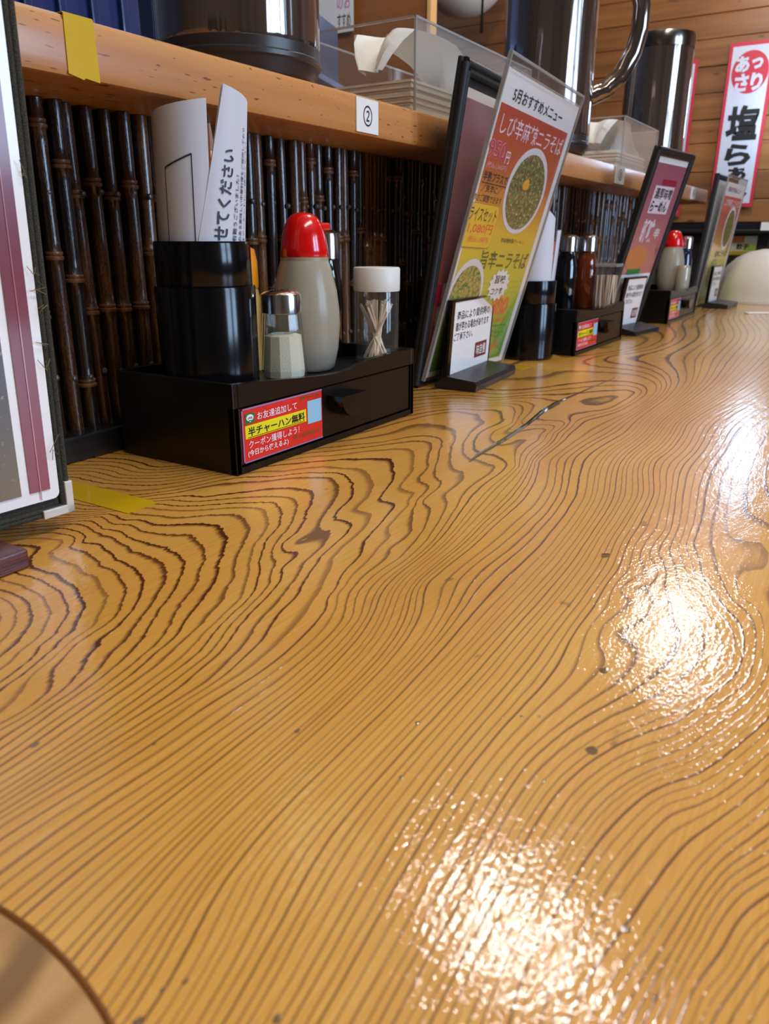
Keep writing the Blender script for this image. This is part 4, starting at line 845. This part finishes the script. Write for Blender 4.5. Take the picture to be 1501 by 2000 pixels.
flat('backing', rdp, p2, 0, 0, .128, .485, 0, .003); s2 = flat('sheet', mat('banner_white', (196, 199, 212), .5), p2, .010, .012, .118, .473, .0034); text('醤', M_INK, s2, (.02, .25, .10, .34), .0042, .04); text('油', M_INK, s2, (.02, .12, .10, .22), .0042, .04)
dm = empty('white_dome', (2.660, .285, .0003)); tag(dm, 'white rounded bowl lying upside down at the far end of the counter', 'bowl')
r = .160; MB().lathe([(r*.93, 0), (r, 0), (r*1.005, .004), (r*.995, .010), (r*.985, .035), (r*.94, .070), (r*.84, .102), (r*.68, .127), (r*.48, .143), (r*.25, .151), (0, .153)], 48).build('shell', mat('ivory_bowl', (206, 202, 192), .45), dm, True)
MB().lathe([(r*1.002, .0), (r*1.012, .0), (r*1.014, .004), (r*1.012, .008), (r*1.0, .008)], 48).build('lip', mat('ivory_bowl', (206, 202, 192), .45), dm, True)
t = MB().box(-.0008, 0, 0, 0, .045, .026).build('shelf_tag', M_WHITE); t.location = (2.9535, .335, .207); tag(t, 'small white tag on the black rail of the far wall', 'tag')
t = empty('price_card', mw=frame(2.990, .478, -PI/2, 0, .128)); t.location.x = 3.018; tag(t, 'colourful price card on the dark panel behind the dome', 'card')
c_ = flat('sheet', mat('card_cream', (226, 216, 180), .5), t, 0, 0, .085, .062, 0, .001); flat('band', mat('card_orange', (232, 130, 60), .5), c_, 0, .040, .045, .062, .0012); flat('band', mat('card_lime', (170, 196, 70), .5), c_, .045, .014, .085, .034, .0012); flat('band', mat('card_gold', (206, 176, 30), .5), c_, 0, 0, .085, .012, .0012)
text('餃子', M_INK, c_, (.022, .018, .062, .038), .002, .03)
pn = MB().box(-.10, 0, 0, .10, .03, .20, .004).build('dark_cushion', mat('dark_green_cloth', (22, 30, 28), .8)); pn.location = (2.93, .245, -.02); pn.rotation_euler = (0, 0, PI/2); tag(pn, 'dark green seat back standing behind the white dome', 'seat')
o = MB().box(-.045, -.012, .0003, .045, .012, .003, .001).build('wet_wipe', M_WHITE); o.location = (2.20, .245, 0); o.rotation_euler = (0, 0, -1.0); tag(o, 'flat white wrapped wet towel lying in front of the dome', 'towel')

# tapes on the counter and the tray in the corner
def tape(x0, y0, x1, y1, lab): tag(MB().box(x0, y0, .0002, x1, y1, .0005).build('tape_strip', M_TAPE), lab, 'tape', 'yellow tape strips on the counter')
tape(.316, .404, .343, .535, 'yellow tape strip on the counter beside the nearest menu board'); tape(1.030, .415, 1.058, .535, 'yellow tape strip on the counter behind the recommendation sign')
tr = empty('serving_tray', (-.062, .160, .0003)); tag(tr, 'round brown lacquered tray at the near corner of the counter', 'tray')
NTT = NT('tray_lacquer'); s = NTT; tc = s.n('TexCoord').outputs['Object']
a = s.noise(tc, (9, 60, 1), 3); b_ = s.noise(tc, (26, 34, 1), 1); c = s.ramp(a, [(.30, (150, 106, 58)), (.5, (190, 146, 90)), (.7, (206, 168, 114))]); c = s.mix(s.smooth(b_, .52, .68, 0, .8), c, (112, 74, 38))
s.L(c, s.b.inputs['Base Color']); s.b.inputs['Roughness'].default_value = .4; s.b.inputs['Coat Weight'].default_value = .6; s.b.inputs['Coat Roughness'].default_value = .3
rt_ = .1415; MB().lathe([(0, .0005), (rt_-.004, .0005), (rt_-.0015, .002), (rt_-.002, .0036), (0, .0032)], 96).build('plate', s.m, tr, True, .5)
MB().lathe([(rt_-.0024, .0010), (rt_-.0012, .0004), (rt_, .0018), (rt_-.0004, .0040), (rt_-.0012, .0043), (rt_-.0022, .0038)], 96, closed=True).build('rim', mat('tray_rim', (124, 78, 34), .35, coat=.6), tr, True)
bpy.context.view_layer.update()
